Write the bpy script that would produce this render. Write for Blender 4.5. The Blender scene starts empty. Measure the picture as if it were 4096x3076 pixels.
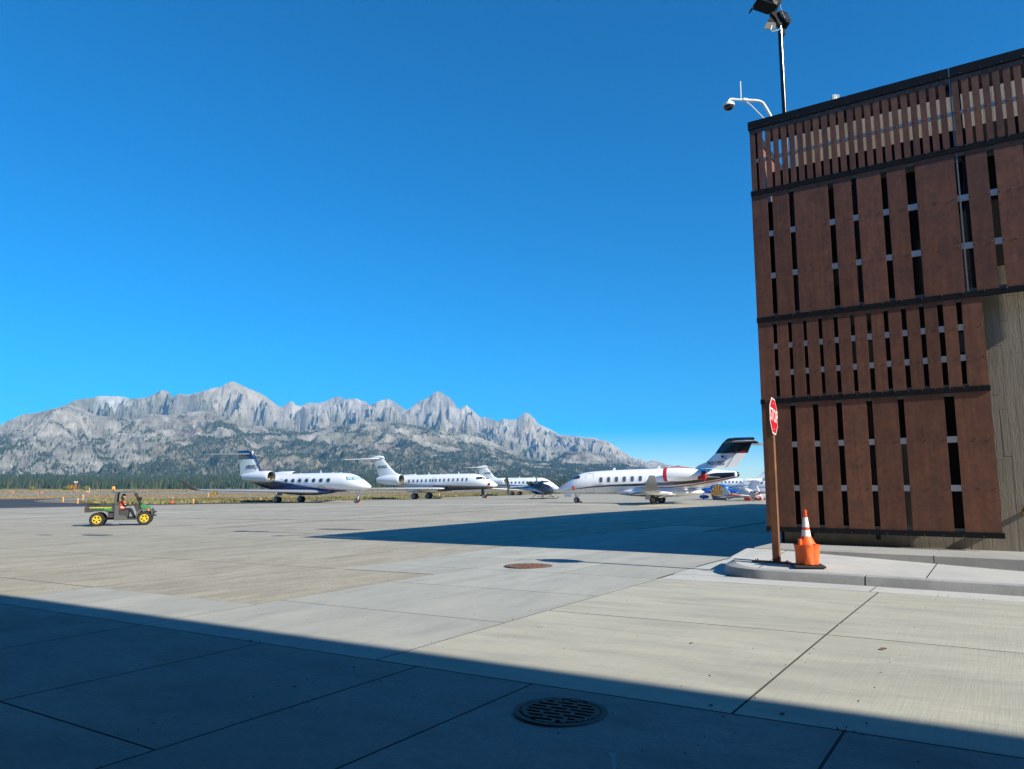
import bpy, math, random
import numpy as np
from mathutils import Vector, Matrix, noise as mnoise
random.seed(7); RNG = np.random.default_rng(11)
SC = bpy.context.scene
COL = SC.collection
R = math.radians

# ------------------------------------------------------------------ camera
PITCH = math.atan((1950 - 1538) / 2959.0)
CAMZ = 1.55
cam_d = bpy.data.cameras.new('camera')
cam_d.sensor_fit = 'HORIZONTAL'; cam_d.sensor_width = 36.0
cam_d.lens = 36.0 * 2959.0 / 4096.0
cam_d.clip_start = 0.1; cam_d.clip_end = 60000
cam = bpy.data.objects.new('camera', cam_d); COL.objects.link(cam)
cam.location = (0, 0, CAMZ); cam.rotation_euler = (math.pi / 2 + PITCH, 0, 0)
SC.camera = cam

# ------------------------------------------------------------------ sky and sun
SUN_EL = R(30.7)
TO_SUN = Vector((0.766 * math.cos(SUN_EL), -0.643 * math.cos(SUN_EL), math.sin(SUN_EL)))
world = bpy.data.worlds.new('World'); SC.world = world; world.use_nodes = True
wn = world.node_tree; wn.nodes.clear()
sky = wn.nodes.new('ShaderNodeTexSky'); sky.sky_type = 'NISHITA'; sky.sun_disc = False
sky.sun_elevation = SUN_EL; sky.sun_rotation = math.atan2(0.766, -0.643)
sky.altitude = 2000; sky.air_density = 1.0; sky.dust_density = 0.2; sky.ozone_density = 4.0
hsv = wn.nodes.new('ShaderNodeHueSaturation'); hsv.inputs['Saturation'].default_value = 1.9; hsv.inputs['Hue'].default_value = 0.502
wbg = wn.nodes.new('ShaderNodeBackground'); wbg.inputs['Strength'].default_value = 0.11
wo = wn.nodes.new('ShaderNodeOutputWorld')
wn.links.new(sky.outputs[0], hsv.inputs['Color']); gm = wn.nodes.new('ShaderNodeGamma'); gm.inputs['Gamma'].default_value = 0.93
wn.links.new(hsv.outputs[0], gm.inputs['Color']); wn.links.new(gm.outputs[0], wbg.inputs['Color'])
wn.links.new(wbg.outputs[0], wo.inputs['Surface'])
sun_d = bpy.data.lights.new('sun', 'SUN'); sun_d.energy = 4.2; sun_d.angle = R(0.53); sun_d.color = (1.0, 0.93, 0.80)
sun = bpy.data.objects.new('sun', sun_d); COL.objects.link(sun)
sun.rotation_euler = (-TO_SUN).to_track_quat('-Z', 'Y').to_euler(); sun.location = (30, -25, 40)
SC.view_settings.view_transform = 'Standard'; SC.view_settings.look = 'None'
SC.view_settings.gamma = 1.0; SC.view_settings.use_curve_mapping = False
SC.view_settings.exposure = 0.9
SC.cycles.max_bounces = 6; SC.cycles.volume_bounces = 0
SC.cycles.volume_step_rate = 10; SC.cycles.volume_max_steps = 64

# ------------------------------------------------------------------ site frame: p runs along the terminal, q away from it
EP = Vector((0.8301321, -0.55756677, 0)); EQ = Vector((0.55756677, 0.8301321, 0))
ANG = math.atan2(EP.y, EP.x)
def pq(p, q, z=0.0):
    return (EP.x * p + EQ.x * q, EP.y * p + EQ.y * q, z)
def gz(x, y=0.0):
    """height of the ground: it falls gently away to the left"""
    t = x - 4.0
    if t > -16.8 or x > 0: return -0.022 * 0.8 * math.log1p(math.exp(-(x - 4.0) / 0.8)) if x < 12 else 0.0
    return 0.022 * (-16.8 - 11.2 * math.tanh((-16.8 - t) / 11.2))

# ------------------------------------------------------------------ materials
MATS = {}
def mat(name, col=(0.5, 0.5, 0.5), rough=0.5, metal=0.0, coat=0.0, spec=0.5, var=None, vscale=6.0, bump=0.0, bscale=40.0, emit=None):
    if name in MATS: return MATS[name]
    m = bpy.data.materials.new(name); m.use_nodes = True
    nt = m.node_tree; b = nt.nodes['Principled BSDF']
    b.inputs['Base Color'].default_value = (*col, 1); b.inputs['Roughness'].default_value = rough
    b.inputs['Metallic'].default_value = metal; b.inputs['Coat Weight'].default_value = coat
    b.inputs['Coat Roughness'].default_value = 0.06
    b.inputs['Specular IOR Level'].default_value = spec
    tc = nt.nodes.new('ShaderNodeTexCoord')
    if var:
        n = nt.nodes.new('ShaderNodeTexNoise'); n.inputs['Scale'].default_value = vscale; n.inputs['Detail'].default_value = 6
        n.inputs['Roughness'].default_value = 0.65
        r = nt.nodes.new('ShaderNodeValToRGB')
        r.color_ramp.elements[0].position = 0.3; r.color_ramp.elements[1].position = 0.72
        r.color_ramp.elements[0].color = (*var, 1); r.color_ramp.elements[1].color = (*col, 1)
        nt.links.new(tc.outputs['Object'], n.inputs['Vector']); nt.links.new(n.outputs['Fac'], r.inputs['Fac'])
        nt.links.new(r.outputs['Color'], b.inputs['Base Color'])
    if bump:
        n2 = nt.nodes.new('ShaderNodeTexNoise'); n2.inputs['Scale'].default_value = bscale; n2.inputs['Detail'].default_value = 4
        bp = nt.nodes.new('ShaderNodeBump'); bp.inputs['Strength'].default_value = bump; bp.inputs['Distance'].default_value = 0.02
        nt.links.new(tc.outputs['Object'], n2.inputs['Vector']); nt.links.new(n2.outputs['Fac'], bp.inputs['Height'])
        nt.links.new(bp.outputs['Normal'], b.inputs['Normal'])
    if emit:
        b.inputs['Emission Color'].default_value = (*emit[0], 1); b.inputs['Emission Strength'].default_value = emit[1]
    MATS[name] = m
    return m

class NT:
    """small helper for node materials driven by world position in the site frame"""
    def __init__(s, name):
        s.m = bpy.data.materials.new(name); s.m.use_nodes = True; s.nt = s.m.node_tree
        s.b = s.nt.nodes['Principled BSDF']; MATS[name] = s.m
        g = s.nt.nodes.new('ShaderNodeNewGeometry'); vr = s.nt.nodes.new('ShaderNodeVectorRotate')
        vr.rotation_type = 'Z_AXIS'; vr.inputs['Angle'].default_value = -ANG
        s.nt.links.new(g.outputs['Position'], vr.inputs['Vector']); s.pos = vr.outputs['Vector']; s.geo = g
    def link(s, a, b): s.nt.links.new(a, b)
    def scaled(s, sc):
        mp = s.nt.nodes.new('ShaderNodeMapping'); mp.inputs['Scale'].default_value = sc
        s.link(s.pos, mp.inputs['Vector']); return mp.outputs['Vector']
    def noise(s, scale, detail=5, rough=0.6, sc=(1, 1, 1), out='Fac'):
        n = s.nt.nodes.new('ShaderNodeTexNoise'); n.inputs['Scale'].default_value = scale
        n.inputs['Detail'].default_value = detail; n.inputs['Roughness'].default_value = rough
        s.link(s.scaled(sc), n.inputs['Vector']); return n.outputs[out]
    def ramp(s, fac, stops):
        r = s.nt.nodes.new('ShaderNodeValToRGB'); e = r.color_ramp.elements
        while len(e) < len(stops): e.new(0.5)
        for k, (p, c) in enumerate(stops):
            e[k].position = p; e[k].color = (*c, 1) if not isinstance(c, (int, float)) else (c, c, c, 1)
        s.link(fac, r.inputs['Fac']); return r.outputs['Color']
    def mix(s, fac, a, b, mode='MIX'):
        n = s.nt.nodes.new('ShaderNodeMix'); n.data_type = 'RGBA'; n.blend_type = mode
        for v, i in ((fac, 0), (a, 6), (b, 7)):
            if isinstance(v, (int, float)): n.inputs[i].default_value = v if i == 0 else (v, v, v, 1)
            elif isinstance(v, tuple): n.inputs[i].default_value = (*v, 1)
            else: s.link(v, n.inputs[i])
        return n.outputs[2]
    def math(s, op, a, b=0.0, clamp=False):
        n = s.nt.nodes.new('ShaderNodeMath'); n.operation = op; n.use_clamp = clamp
        for v, i in ((a, 0), (b, 1)):
            if isinstance(v, (int, float)): n.inputs[i].default_value = v
            else: s.link(v, n.inputs[i])
        return n.outputs[0]
    def bump(s, h, strength, dist):
        bp = s.nt.nodes.new('ShaderNodeBump'); bp.inputs['Strength'].default_value = strength; bp.inputs['Distance'].default_value = dist
        s.link(h, bp.inputs['Height']); s.link(bp.outputs['Normal'], s.b.inputs['Normal'])
    def out(s, col, rough=0.85, spec=0.3):
        s.link(col, s.b.inputs['Base Color']); s.b.inputs['Roughness'].default_value = rough
        s.b.inputs['Specular IOR Level'].default_value = spec
        return s.m

# ------------------------------------------------------------------ meshes
class MB:
    def __init__(s): s.v = []; s.f = []; s.mi = []; s.cur = 0
    def add(s, vs, fs):
        o = len(s.v); s.v.extend([tuple(v) for v in vs]); s.f.extend([tuple(i + o for i in f) for f in fs]); s.mi.extend([s.cur] * len(fs)); return s
    def box(s, c, sz, M=None):
        x, y, z = sz[0] / 2, sz[1] / 2, sz[2] / 2
        vs = [Vector((a * x, b * y, d * z)) for a in (-1, 1) for b in (-1, 1) for d in (-1, 1)]
        if M is not None: vs = [M @ v for v in vs]
        vs = [v + Vector(c) for v in vs]
        return s.add(vs, [(0, 1, 3, 2), (4, 6, 7, 5), (0, 4, 5, 1), (2, 3, 7, 6), (0, 2, 6, 4), (1, 5, 7, 3)])
    def span(s, a, b):
        return s.box([(a[i] + b[i]) / 2 for i in range(3)], [abs(b[i] - a[i]) for i in range(3)])
    def prism(s, poly, ax, a0, a1):
        """polygon extruded along axis ax; poly lies in the two other axes in order"""
        n = len(poly)
        def P(q, a):
            r = list(q); r.insert(ax, a); return r
        vs = [P(q, a0) for q in poly] + [P(q, a1) for q in poly]
        fs = [tuple(range(n))[::-1], tuple(range(n, 2 * n))] + [(i, (i + 1) % n, n + (i + 1) % n, n + i) for i in range(n)]
        return s.add(vs, fs)
    def rings(s, rings, closed=True, cap=True):
        n = len(rings[0]); vs = [v for r in rings for v in r]; fs = []
        for k in range(len(rings) - 1):
            for i in range(n if closed else n - 1):
                j = (i + 1) % n; fs.append((k * n + i, k * n + j, (k + 1) * n + j, (k + 1) * n + i))
        if cap and closed: fs += [tuple(range(n))[::-1], tuple(range((len(rings) - 1) * n, len(rings) * n))]
        return s.add(vs, fs)
    def lathe(s, prof, c=(0, 0, 0), ax='z', n=20, cap=True):
        rs = []
        for r, h in prof:
            ring = []
            for k in range(n):
                t = 2 * math.pi * k / n; a, b = r * math.cos(t), r * math.sin(t)
                p = {'z': (a, b, h), 'x': (h, a, b), 'y': (b, h, a)}[ax]
                ring.append((p[0] + c[0], p[1] + c[1], p[2] + c[2]))
            rs.append(ring)
        return s.rings(rs, True, cap)
    def tube(s, path, r, n=8, cap=True):
        path = [Vector(p) for p in path]; rs = []; up = None
        for k, p in enumerate(path):
            d = (path[min(k + 1, len(path) - 1)] - path[max(k - 1, 0)]).normalized()
            if up is None:
                up = Vector((0, 0, 1)) if abs(d.z) < 0.9 else Vector((1, 0, 0))
            a = d.cross(up).normalized(); b = a.cross(d).normalized(); up = b
            rr = r[k] if isinstance(r, (list, tuple)) else r
            rs.append([p + a * (rr * math.cos(2 * math.pi * i / n)) + b * (rr * math.sin(2 * math.pi * i / n)) for i in range(n)])
        return s.rings(rs, True, cap)
    def ell(s, c, r, nu=14, nv=8):
        prof = [(math.sin(math.pi * k / nv), -math.cos(math.pi * k / nv)) for k in range(nv + 1)]
        prof[0] = (0.02, -1); prof[-1] = (0.02, 1)
        rs = [[(c[0] + r[0] * a * math.cos(2 * math.pi * i / nu), c[1] + r[1] * a * math.sin(2 * math.pi * i / nu), c[2] + r[2] * h) for i in range(nu)] for a, h in prof]
        return s.rings(rs)
    def quad(s, *vs): return s.add(vs, [tuple(range(len(vs)))])
    def mesh(s, name, mats, smooth=None):
        me = bpy.data.meshes.new(name); me.from_pydata(s.v, [], s.f)
        for m in (mats if isinstance(mats, (list, tuple)) else [mats]): me.materials.append(m)
        if max(s.mi, default=0) > 0: me.polygons.foreach_set('material_index', s.mi)
        if smooth is not None:
            me.polygons.foreach_set('use_smooth', [True] * len(me.polygons)); me.set_sharp_from_angle(angle=R(smooth))
        me.update(); return me
    def build(s, name, mats, parent=None, smooth=None, **kw):
        return link(name, s.mesh(name, mats, smooth), parent, **kw)
def link(name, me, parent=None, label=None, cat=None, group=None, kind=None, bevel=None, M=None):
    o = bpy.data.objects.new(name, me); COL.objects.link(o)
    if parent is not None: o.parent = parent
    if M is not None: o.matrix_local = M
    tag(o, label, cat, group, kind)
    if bevel:
        b = o.modifiers.new('bevel', 'BEVEL'); b.width = bevel; b.segments = 2; b.limit_method = 'ANGLE'
    return o
def tag(o, label=None, cat=None, group=None, kind=None):
    if label: o['label'] = label
    if cat: o['category'] = cat
    if group: o['group'] = group
    if kind: o['kind'] = kind
    return o
def thing(name, label, cat, loc=(0, 0, 0), rz=0.0, group=None, M=None):
    o = bpy.data.objects.new(name, None); COL.objects.link(o); o.empty_display_size = 0.2
    if M is not None: o.matrix_world = M
    else: o.location = loc; o.rotation_euler = (0, 0, rz)
    return tag(o, label, cat, group)
def grid_mesh(name, V, nu, nv, m, smooth=True, attr=None):
    """V: (nu*nv,3) array laid out row by row (nv per row)"""
    me = bpy.data.meshes.new(name)
    i, j = np.meshgrid(np.arange(nu - 1), np.arange(nv - 1), indexing='ij'); a = (i * nv + j).ravel()
    F = np.stack([a, a + nv, a + nv + 1, a + 1], 1).astype(np.int32)
    return raw_mesh(name, V, F, m, smooth, attr, me)
def raw_mesh(name, V, F, m, smooth=False, attr=None, me=None):
    me = me or bpy.data.meshes.new(name); k = F.shape[1]
    me.vertices.add(len(V)); me.vertices.foreach_set('co', np.ascontiguousarray(V, dtype=np.float32).ravel())
    me.loops.add(F.size); me.loops.foreach_set('vertex_index', np.ascontiguousarray(F, dtype=np.int32).ravel())
    me.polygons.add(len(F)); me.polygons.foreach_set('loop_start', np.arange(0, F.size, k, dtype=np.int32))
    me.update(calc_edges=True); me.validate()
    me.polygons.foreach_set('use_smooth', [smooth] * len(me.polygons))
    if attr is not None:
        at = me.color_attributes.new('tint', 'FLOAT_COLOR', 'POINT')
        at.data.foreach_set('color', np.ascontiguousarray(np.c_[attr, np.ones(len(attr))], dtype=np.float32).ravel())
    me.materials.append(m); return me
def text(name, s, size, m, parent, M, bold=0.0, depth=0.004, shear=0.0, sx=1.0):
    c = bpy.data.curves.new(name, 'FONT'); c.body = s; c.size = size; c.align_x = 'CENTER'; c.align_y = 'CENTER'
    c.extrude = depth; c.offset = bold; c.shear = shear; c.resolution_u = 3
    o = bpy.data.objects.new(name, c); COL.objects.link(o)
    dg = bpy.context.evaluated_depsgraph_get(); dg.update()
    me = bpy.data.meshes.new_from_object(o.evaluated_get(dg)); bpy.data.objects.remove(o)
    me.name = name; me.materials.clear(); me.materials.append(m)
    return link(name, me, parent, M=M @ Matrix.Diagonal((sx, 1, 1, 1)))
def frame(o, x, y, z):
    """matrix with the given origin and axes"""
    return Matrix(((x[0], y[0], z[0], o[0]), (x[1], y[1], z[1], o[1]), (x[2], y[2], z[2], o[2]), (0, 0, 0, 1)))

# ------------------------------------------------------------------ numpy noise
_perm = RNG.permutation(512); _perm = np.r_[_perm, _perm, _perm]
_gr = RNG.normal(size=(512, 2)); _gr /= np.linalg.norm(_gr, axis=1)[:, None]
def perlin(x, y):
    xi = np.floor(x).astype(int); yi = np.floor(y).astype(int); xf = x - xi; yf = y - yi
    u = xf * xf * xf * (xf * (xf * 6 - 15) + 10); v = yf * yf * yf * (yf * (yf * 6 - 15) + 10)
    def g(a, b):
        h = _perm[(_perm[(xi + a) & 511] + yi + b) & 511]; q = _gr[h]
        return q[..., 0] * (xf - a) + q[..., 1] * (yf - b)
    return ((g(0, 0) * (1 - u) + g(1, 0) * u) * (1 - v) + (g(0, 1) * (1 - u) + g(1, 1) * u) * v) * 1.5
def fbm(x, y, o=5, g=0.5):
    s = 0; a = 1; t = 0
    for k in range(o): s = s + a * perlin(x * 2 ** k + 17.3 * k, y * 2 ** k + 9.1 * k); t += a; a *= g
    return s / t
def ridged(x, y, o=5, g=0.55):
    s = 0; a = 1; t = 0
    for k in range(o): s = s + a * (1 - np.abs(perlin(x * 2 ** k + 31.7 * k, y * 2 ** k + 5.9 * k)) * 1.6); t += a; a *= g
    return s / t
# ================================================================== ground and far land
def sheet_np(p0, p1, q0, q1, dz, n, m):
    P, Q = np.meshgrid(np.linspace(p0, p1, n), np.linspace(q0, q1, m), indexing='ij')
    X = EP.x * P + EQ.x * Q; Y = EP.y * P + EQ.y * Q
    Z = np.vectorize(gz)(X) + dz
    return np.stack([X.ravel(), Y.ravel(), Z.ravel()], 1)
def sheet(name, p0, p1, q0, q1, dz, n, m, material, kind='structure'):
    return tag(link(name, grid_mesh(name, sheet_np(p0, p1, q0, q1, dz, n, m), n, m, material)), kind=kind)

# dry field
t = NT('dry_field')
c = t.ramp(t.noise(0.02, 6, 0.7), [(0.3, (0.23, 0.165, 0.085)), (0.5, (0.30, 0.235, 0.125)), (0.7, (0.24, 0.21, 0.11))])
c = t.mix(t.ramp(t.noise(0.5, 5, 0.7), [(0.4, 0.0), (0.75, 0.6)]), c, (0.15, 0.13, 0.07))
t.out(c, 0.95, 0.1)
xs = np.concatenate([-np.geomspace(9000, 60, 45), np.linspace(-50, 50, 26), np.geomspace(60, 9000, 45)])
ys = np.concatenate([np.linspace(-200, 200, 60), np.geomspace(215, 10500, 60)])
X, Y = np.meshgrid(xs, ys, indexing='ij'); Z = np.vectorize(gz)(X) - 0.12
link('ground', grid_mesh('ground', np.stack([X.ravel(), Y.ravel(), Z.ravel()], 1), len(xs), len(ys), t.m), kind='structure')

# taxiway, runway, asphalt
t = NT('runway_surface')
t.out(t.ramp(t.noise(0.15, 5, 0.6), [(0.3, (0.20, 0.20, 0.20)), (0.7, (0.27, 0.27, 0.265))]), 0.8)
sheet('runway', -320, -240, -900, 1500, -0.06, 10, 60, t.m)
sheet('taxiway', -158, -135, -900, 1500, -0.06, 8, 60, t.m)
t = NT('fresh_asphalt')
t.out(t.mix(t.ramp(t.noise(30, 3), [(0.3, 0.0), (0.8, 0.35)]), t.ramp(t.noise(0.12, 5, 0.6, (1, 0.3, 1)), [(0.3, (0.036, 0.037, 0.04)), (0.7, (0.055, 0.055, 0.057))]), (0.09, 0.09, 0.09)), 0.75)
ap = MB()
V = []
for k in range(41):                                   # connector between apron and taxiway with a flared corner
    p = -85 - 75 * k / 40; q1 = 47 + 7 * min(1, (k / 14.0)) + (max(0, (k - 16) / 24.0) ** 2) * 24
    V.append([pq(p, -300 + (q1 + 300) * j / 60.0) for j in range(61)])
V = np.array(V).reshape(-1, 3); V[:, 2] = np.vectorize(gz)(V[:, 0]) - 0.045
link('asphalt_connector', grid_mesh('asphalt_connector', V, 41, 61, t.m), kind='structure')
sheet('asphalt_shoulder', -94.4, -90.0, 20, 78, -0.012, 4, 30, t.m)
yel = mat('yellow_paint', (0.55, 0.36, 0.03), 0.7)
wht = mat('white_paint_line', (0.6, 0.6, 0.58), 0.7)
sheet('yellow_line', -112.0, -111.7, -200, 50, -0.036, 2, 40, yel)
sheet('white_line', -281, -280, -900, 1500, -0.05, 2, 60, wht)
sheet('white_edge_line', -95.6, -95.3, -200, 46, -0.036, 2, 40, wht)

# grass verge
t = NT('verge_turf')
c = t.ramp(t.noise(0.25, 5, 0.7), [(0.32, (0.13, 0.14, 0.045)), (0.5, (0.20, 0.18, 0.075)), (0.68, (0.28, 0.21, 0.10))])
t.out(t.mix(t.ramp(t.noise(0.035, 3), [(0.52, 0.0), (0.62, 0.8)]), c, (0.21, 0.105, 0.055)), 0.95, 0.1)
V = []
for k in range(31):
    p = -94.4 - 41 * k / 30; q0 = 54 + 14 * max(0, (k - 8) / 22.0) ** 1.5
    V.append([pq(p, q0 + (420 - q0) * j / 60.0) for j in range(61)])
V = np.array(V).reshape(-1, 3); V[:, 2] = np.vectorize(gz)(V[:, 0]) - 0.03
link('grass_verge', grid_mesh('grass_verge', V, 31, 61, t.m), kind='structure')
def tufts(name, n, p0, p1, q0, q1, h, cols):
    P = RNG.uniform(min(p0, p1), max(p0, p1), n); Q = q0 + (q1 - q0) * RNG.random(n) ** 1.4
    keep = (Q > 55 + 14 * np.clip((-94.4 - P - 11) / 30, 0, 1) ** 1.5)
    P, Q = P[keep], Q[keep]; n = len(P)
    c = np.stack([EP.x * P + EQ.x * Q, EP.y * P + EQ.y * Q], 1)
    z = np.vectorize(gz)(c[:, 0]) - 0.04
    V = np.zeros((n, 3, 3, 3)); H = h * RNG.uniform(0.5, 1.3, n) * (0.7 + 0.6 * (fbm(P * 0.08, Q * 0.08) + 0.5))
    for b in range(3):
        a = RNG.uniform(0, 6.28, n); w = H * 0.55; ln = RNG.uniform(-0.5, 0.5, (n, 2)) * H[:, None]
        V[:, b, 0, :2] = c + np.stack([np.cos(a), np.sin(a)], 1) * w[:, None]; V[:, b, 1, :2] = c - np.stack([np.cos(a), np.sin(a)], 1) * w[:, None]
        V[:, b, 2, :2] = c + ln; V[:, b, :2, 2] = z[:, None]; V[:, b, 2, 2] = z + H
    tint = np.array(cols)[RNG.integers(0, len(cols), n)] * RNG.uniform(0.7, 1.2, (n, 1))
    red = fbm(P * 0.03, Q * 0.03, 3) > 0.27
    tint[red] = np.array((0.21, 0.125, 0.07)) * RNG.uniform(0.7, 1.2, (red.sum(), 1))
    link(name, raw_mesh(name, V.reshape(-1, 3), np.arange(n * 9).reshape(-1, 3), tintmat('grass_blades'), False, np.repeat(tint, 9, 0)), kind='stuff')
def tintmat(name, rough=0.9, vary=0.0, scale=0.02):
    if name in MATS: return MATS[name]
    t = NT(name); a = t.nt.nodes.new('ShaderNodeVertexColor'); a.layer_name = 'tint'
    c = a.outputs['Color']
    if vary:
        c = t.mix(1.0, c, t.ramp(t.noise(scale, 7, 0.75), [(0.25, 1 - vary), (0.75, 1 + vary * 0.6)]), 'MULTIPLY')
    t.out(c, rough, 0.1); return t.m
tufts('verge_grass', 26000, -94.8, -134, 54, 190, 0.28, [(0.17, 0.17, 0.065), (0.26, 0.225, 0.11), (0.14, 0.155, 0.055), (0.31, 0.26, 0.14)])
tufts('field_grass', 14000, -160, -238, 60, 330, 0.16, [(0.30, 0.23, 0.12), (0.26, 0.17, 0.09), (0.33, 0.26, 0.14)])
tufts('far_field_grass', 16000, -322, -620, 60, 640, 0.45, [(0.30, 0.24, 0.13), (0.22, 0.20, 0.10), (0.34, 0.28, 0.16)])

# ================================================================== mountains: crests as seen from the apron, at their own distances
def elev(px, py):
    """tangent of elevation and bearing for a direction given in photo pixels"""
    u = (px - 2048) / 2959.0; v = (py - 1538) / 2959.0
    y = math.cos(PITCH) + v * math.sin(PITCH); z = math.sin(PITCH) - v * math.cos(PITCH)
    h = np.hypot(u, y); return z / h, u / h, y / h
REAR = [(-600, 1800), (-300, 1730), (0, 1700), (150, 1660), (260, 1622), (300, 1600), (340, 1594), (365, 1593), (395, 1584), (435, 1585), (497, 1586), (512, 1594), (547, 1594), (597, 1587), (617, 1575), (637, 1565), (651, 1559), (669, 1563), (689, 1587), (721, 1573), (746, 1580), (796, 1569), (845, 1554), (888, 1547), (896, 1537), (930, 1524), (947, 1532), (990, 1552), (1020, 1564), (1054, 1580), (1090, 1607), (1107, 1619), (1124, 1630), (1149, 1614), (1169, 1604), (1189, 1624), (1204, 1624), (1234, 1611), (1263, 1613), (1293, 1609), (1318, 1597), (1343, 1585), (1363, 1589), (1380, 1598), (1398, 1595), (1430, 1595), (1448, 1603), (1467, 1609), (1485, 1621), (1502, 1611), (1527, 1601), (1552, 1594), (1577, 1608), (1602, 1624), (1624, 1641), (1651, 1626), (1661, 1616), (1681, 1604), (1716, 1590), (1728, 1577), (1746, 1565), (1766, 1567), (1781, 1582), (1796, 1589), (1816, 1609), (1830, 1634), (1840, 1638), (1853, 1626), (1865, 1621), (1890, 1641), (1925, 1671), (1935, 1665), (1950, 1671), (1975, 1680), (1992, 1687), (2001, 1685), (2013, 1673), (2040, 1680), (2069, 1676), (2085, 1660), (2095, 1652), (2107, 1650), (2120, 1658), (2134, 1670), (2154, 1695), (2184, 1710), (2209, 1722), (2239, 1739), (2268, 1742), (2318, 1745), (2348, 1752), (2370, 1750), (2393, 1758), (2423, 1762), (2448, 1777), (2472, 1792), (2497, 1812), (2527, 1829), (2552, 1837), (2565, 1835), (2587, 1849), (2607, 1842), (2631, 1846), (2661, 1857), (2696, 1864), (2718, 1861), (2736, 1869), (2800, 1884), (2880, 1905), (2980, 1925), (3200, 1946)]
FRONT = [(-600, 1890), (-250, 1760), (0, 1700), (40, 1680), (90, 1657), (150, 1650), (210, 1635), (280, 1618), (330, 1634), (380, 1660), (450, 1668), (520, 1676), (600, 1655), (660, 1660), (720, 1655), (815, 1640), (880, 1662), (940, 1696), (1000, 1700), (1100, 1708), (1200, 1728), (1290, 1712), (1413, 1694), (1500, 1683), (1580, 1690), (1661, 1700), (1730, 1716), (1796, 1728), (1860, 1738), (1920, 1750), (2000, 1782), (2060, 1804), (2130, 1842), (2190, 1852), (2268, 1806), (2330, 1806), (2400, 1820), (2500, 1850), (2620, 1878), (2760, 1905), (2900, 1936), (3200, 1952)]
def blur(a, s):
    k = np.arange(-int(3 * s), int(3 * s) + 1); w = np.exp(-k * k / (2.0 * s * s)); w /= w.sum()
    return np.convolve(np.pad(a, len(k) // 2, mode='edge'), w, 'valid')
def range_mesh(crest, nc, nr, r0, r1, jag, spur, seed, conc):
    px = np.linspace(-600, 3200, nc); py = np.interp(px, [c[0] for c in crest], [c[1] for c in crest])
    py = py - jag * (ridged(px / 34.0 + seed, px * 0 + seed, 4) - 0.62) * np.clip((1950 - py) / 120, 0, 1)
    e, bx, by = elev(px, py)
    zc = CAMZ + r1 * e
    T = np.r_[np.linspace(0, 1, nr), 1.04, 1.12]
    z = np.zeros((nc, len(T))); XX = np.zeros_like(z); YY = np.zeros_like(z)
    zb1, zb2 = blur(zc, 10), blur(zc, 40)
    for j, tt in enumerate(T):
        r = r0 + (r1 - r0) * tt; XX[:, j] = bx * r; YY[:, j] = by * r
        k = 1 - min(tt, 1)
        w1 = np.clip(k / 0.10, 0, 1); w2 = np.clip((k - 0.10) / 0.35, 0, 1)
        zz = zc * (1 - w1) + zb1 * w1 * (1 - w2) + zb2 * w1 * w2
        base = zz * (conc * min(tt, 1) + (1 - conc) * min(tt, 1) ** 2.2)
        A = px / 2959.0 * r1
        wa = np.clip(k / 0.06, 0, 1) * np.clip(tt / 0.15, 0, 1)
        n1 = ridged(A / 640.0 + seed + 0.45 * fbm(A / 500, r / 500 + 0 * A, 3), r / 950.0 + 0 * A + seed, 4)
        n2 = ridged(A / 230.0 + seed * 2 + 0.7 * fbm(A / 200, r / 200 + 0 * A, 3), r / 240.0 + 0 * A + seed, 5, 0.55)
        n3 = fbm(A / 60.0, r / 70.0 + 0 * A, 3)
        z[:, j] = base + spur * zb2 / 700.0 * wa * ((n1 - 0.75) * 1.35 + (n2 - 0.7) * 0.5 + n3 * 0.10)
        z[:, j] = np.minimum(z[:, j], CAMZ + (zc - CAMZ) * r / r1 * (1 - 0.025 * min(k * 12, 1)))
        if tt > 1: z[:, j] = zc * (1 - (tt - 1) * 2.2)
    return px, T, XX, YY, np.maximum(z, -3)
def slopes(XX, YY, Z):
    gx = np.gradient(Z, axis=0) / np.maximum(np.hypot(np.gradient(XX, axis=0), np.gradient(YY, axis=0)), 1)
    gy = np.gradient(Z, axis=1) / np.maximum(np.hypot(np.gradient(XX, axis=1), np.gradient(YY, axis=1)), 1)
    return np.hypot(gx, gy)
def lerp(a, b, t): return np.array(a) * (1 - t[..., None]) + np.array(b) * t[..., None]
def cones(name, x, y, z, h, w, sides, tint, two=False):
    n = len(x); ang = np.linspace(0, 2 * math.pi, sides, endpoint=False)[None] + RNG.uniform(0, 6, n)[:, None]
    tiers = [(0.0, 1.0, 1.0)] if not two else [(0.0, 0.72, 1.0), (0.38, 1.0, 0.62)]
    Vs, Fs, Ts = [], [], []; off = 0
    for a, b, rr in tiers:
        V = np.zeros((n, sides + 1, 3)); q = RNG.uniform(0.75, 1.2, (n, sides))
        V[:, :sides, 0] = x[:, None] + np.cos(ang) * w[:, None] * rr * q; V[:, :sides, 1] = y[:, None] + np.sin(ang) * w[:, None] * rr * q
        V[:, :sides, 2] = (z + h * a)[:, None]; V[:, sides, 0] = x; V[:, sides, 1] = y; V[:, sides, 2] = z + h * b
        k = np.arange(sides); f = np.stack([k, (k + 1) % sides, np.full(sides, sides)], 1)
        Fs.append((f[None] + (np.arange(n) * (sides + 1))[:, None, None]).reshape(-1, 3) + off); off += n * (sides + 1)
        Vs.append(V.reshape(-1, 3)); Ts.append(np.repeat(tint, sides + 1, 0))
    return link(name, raw_mesh(name, np.concatenate(Vs), np.concatenate(Fs), tintmat('conifer_needles'), False, np.concatenate(Ts)), kind='stuff')

rock = tintmat('mountain_rock', 0.95, 0.5, 0.012)
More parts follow.
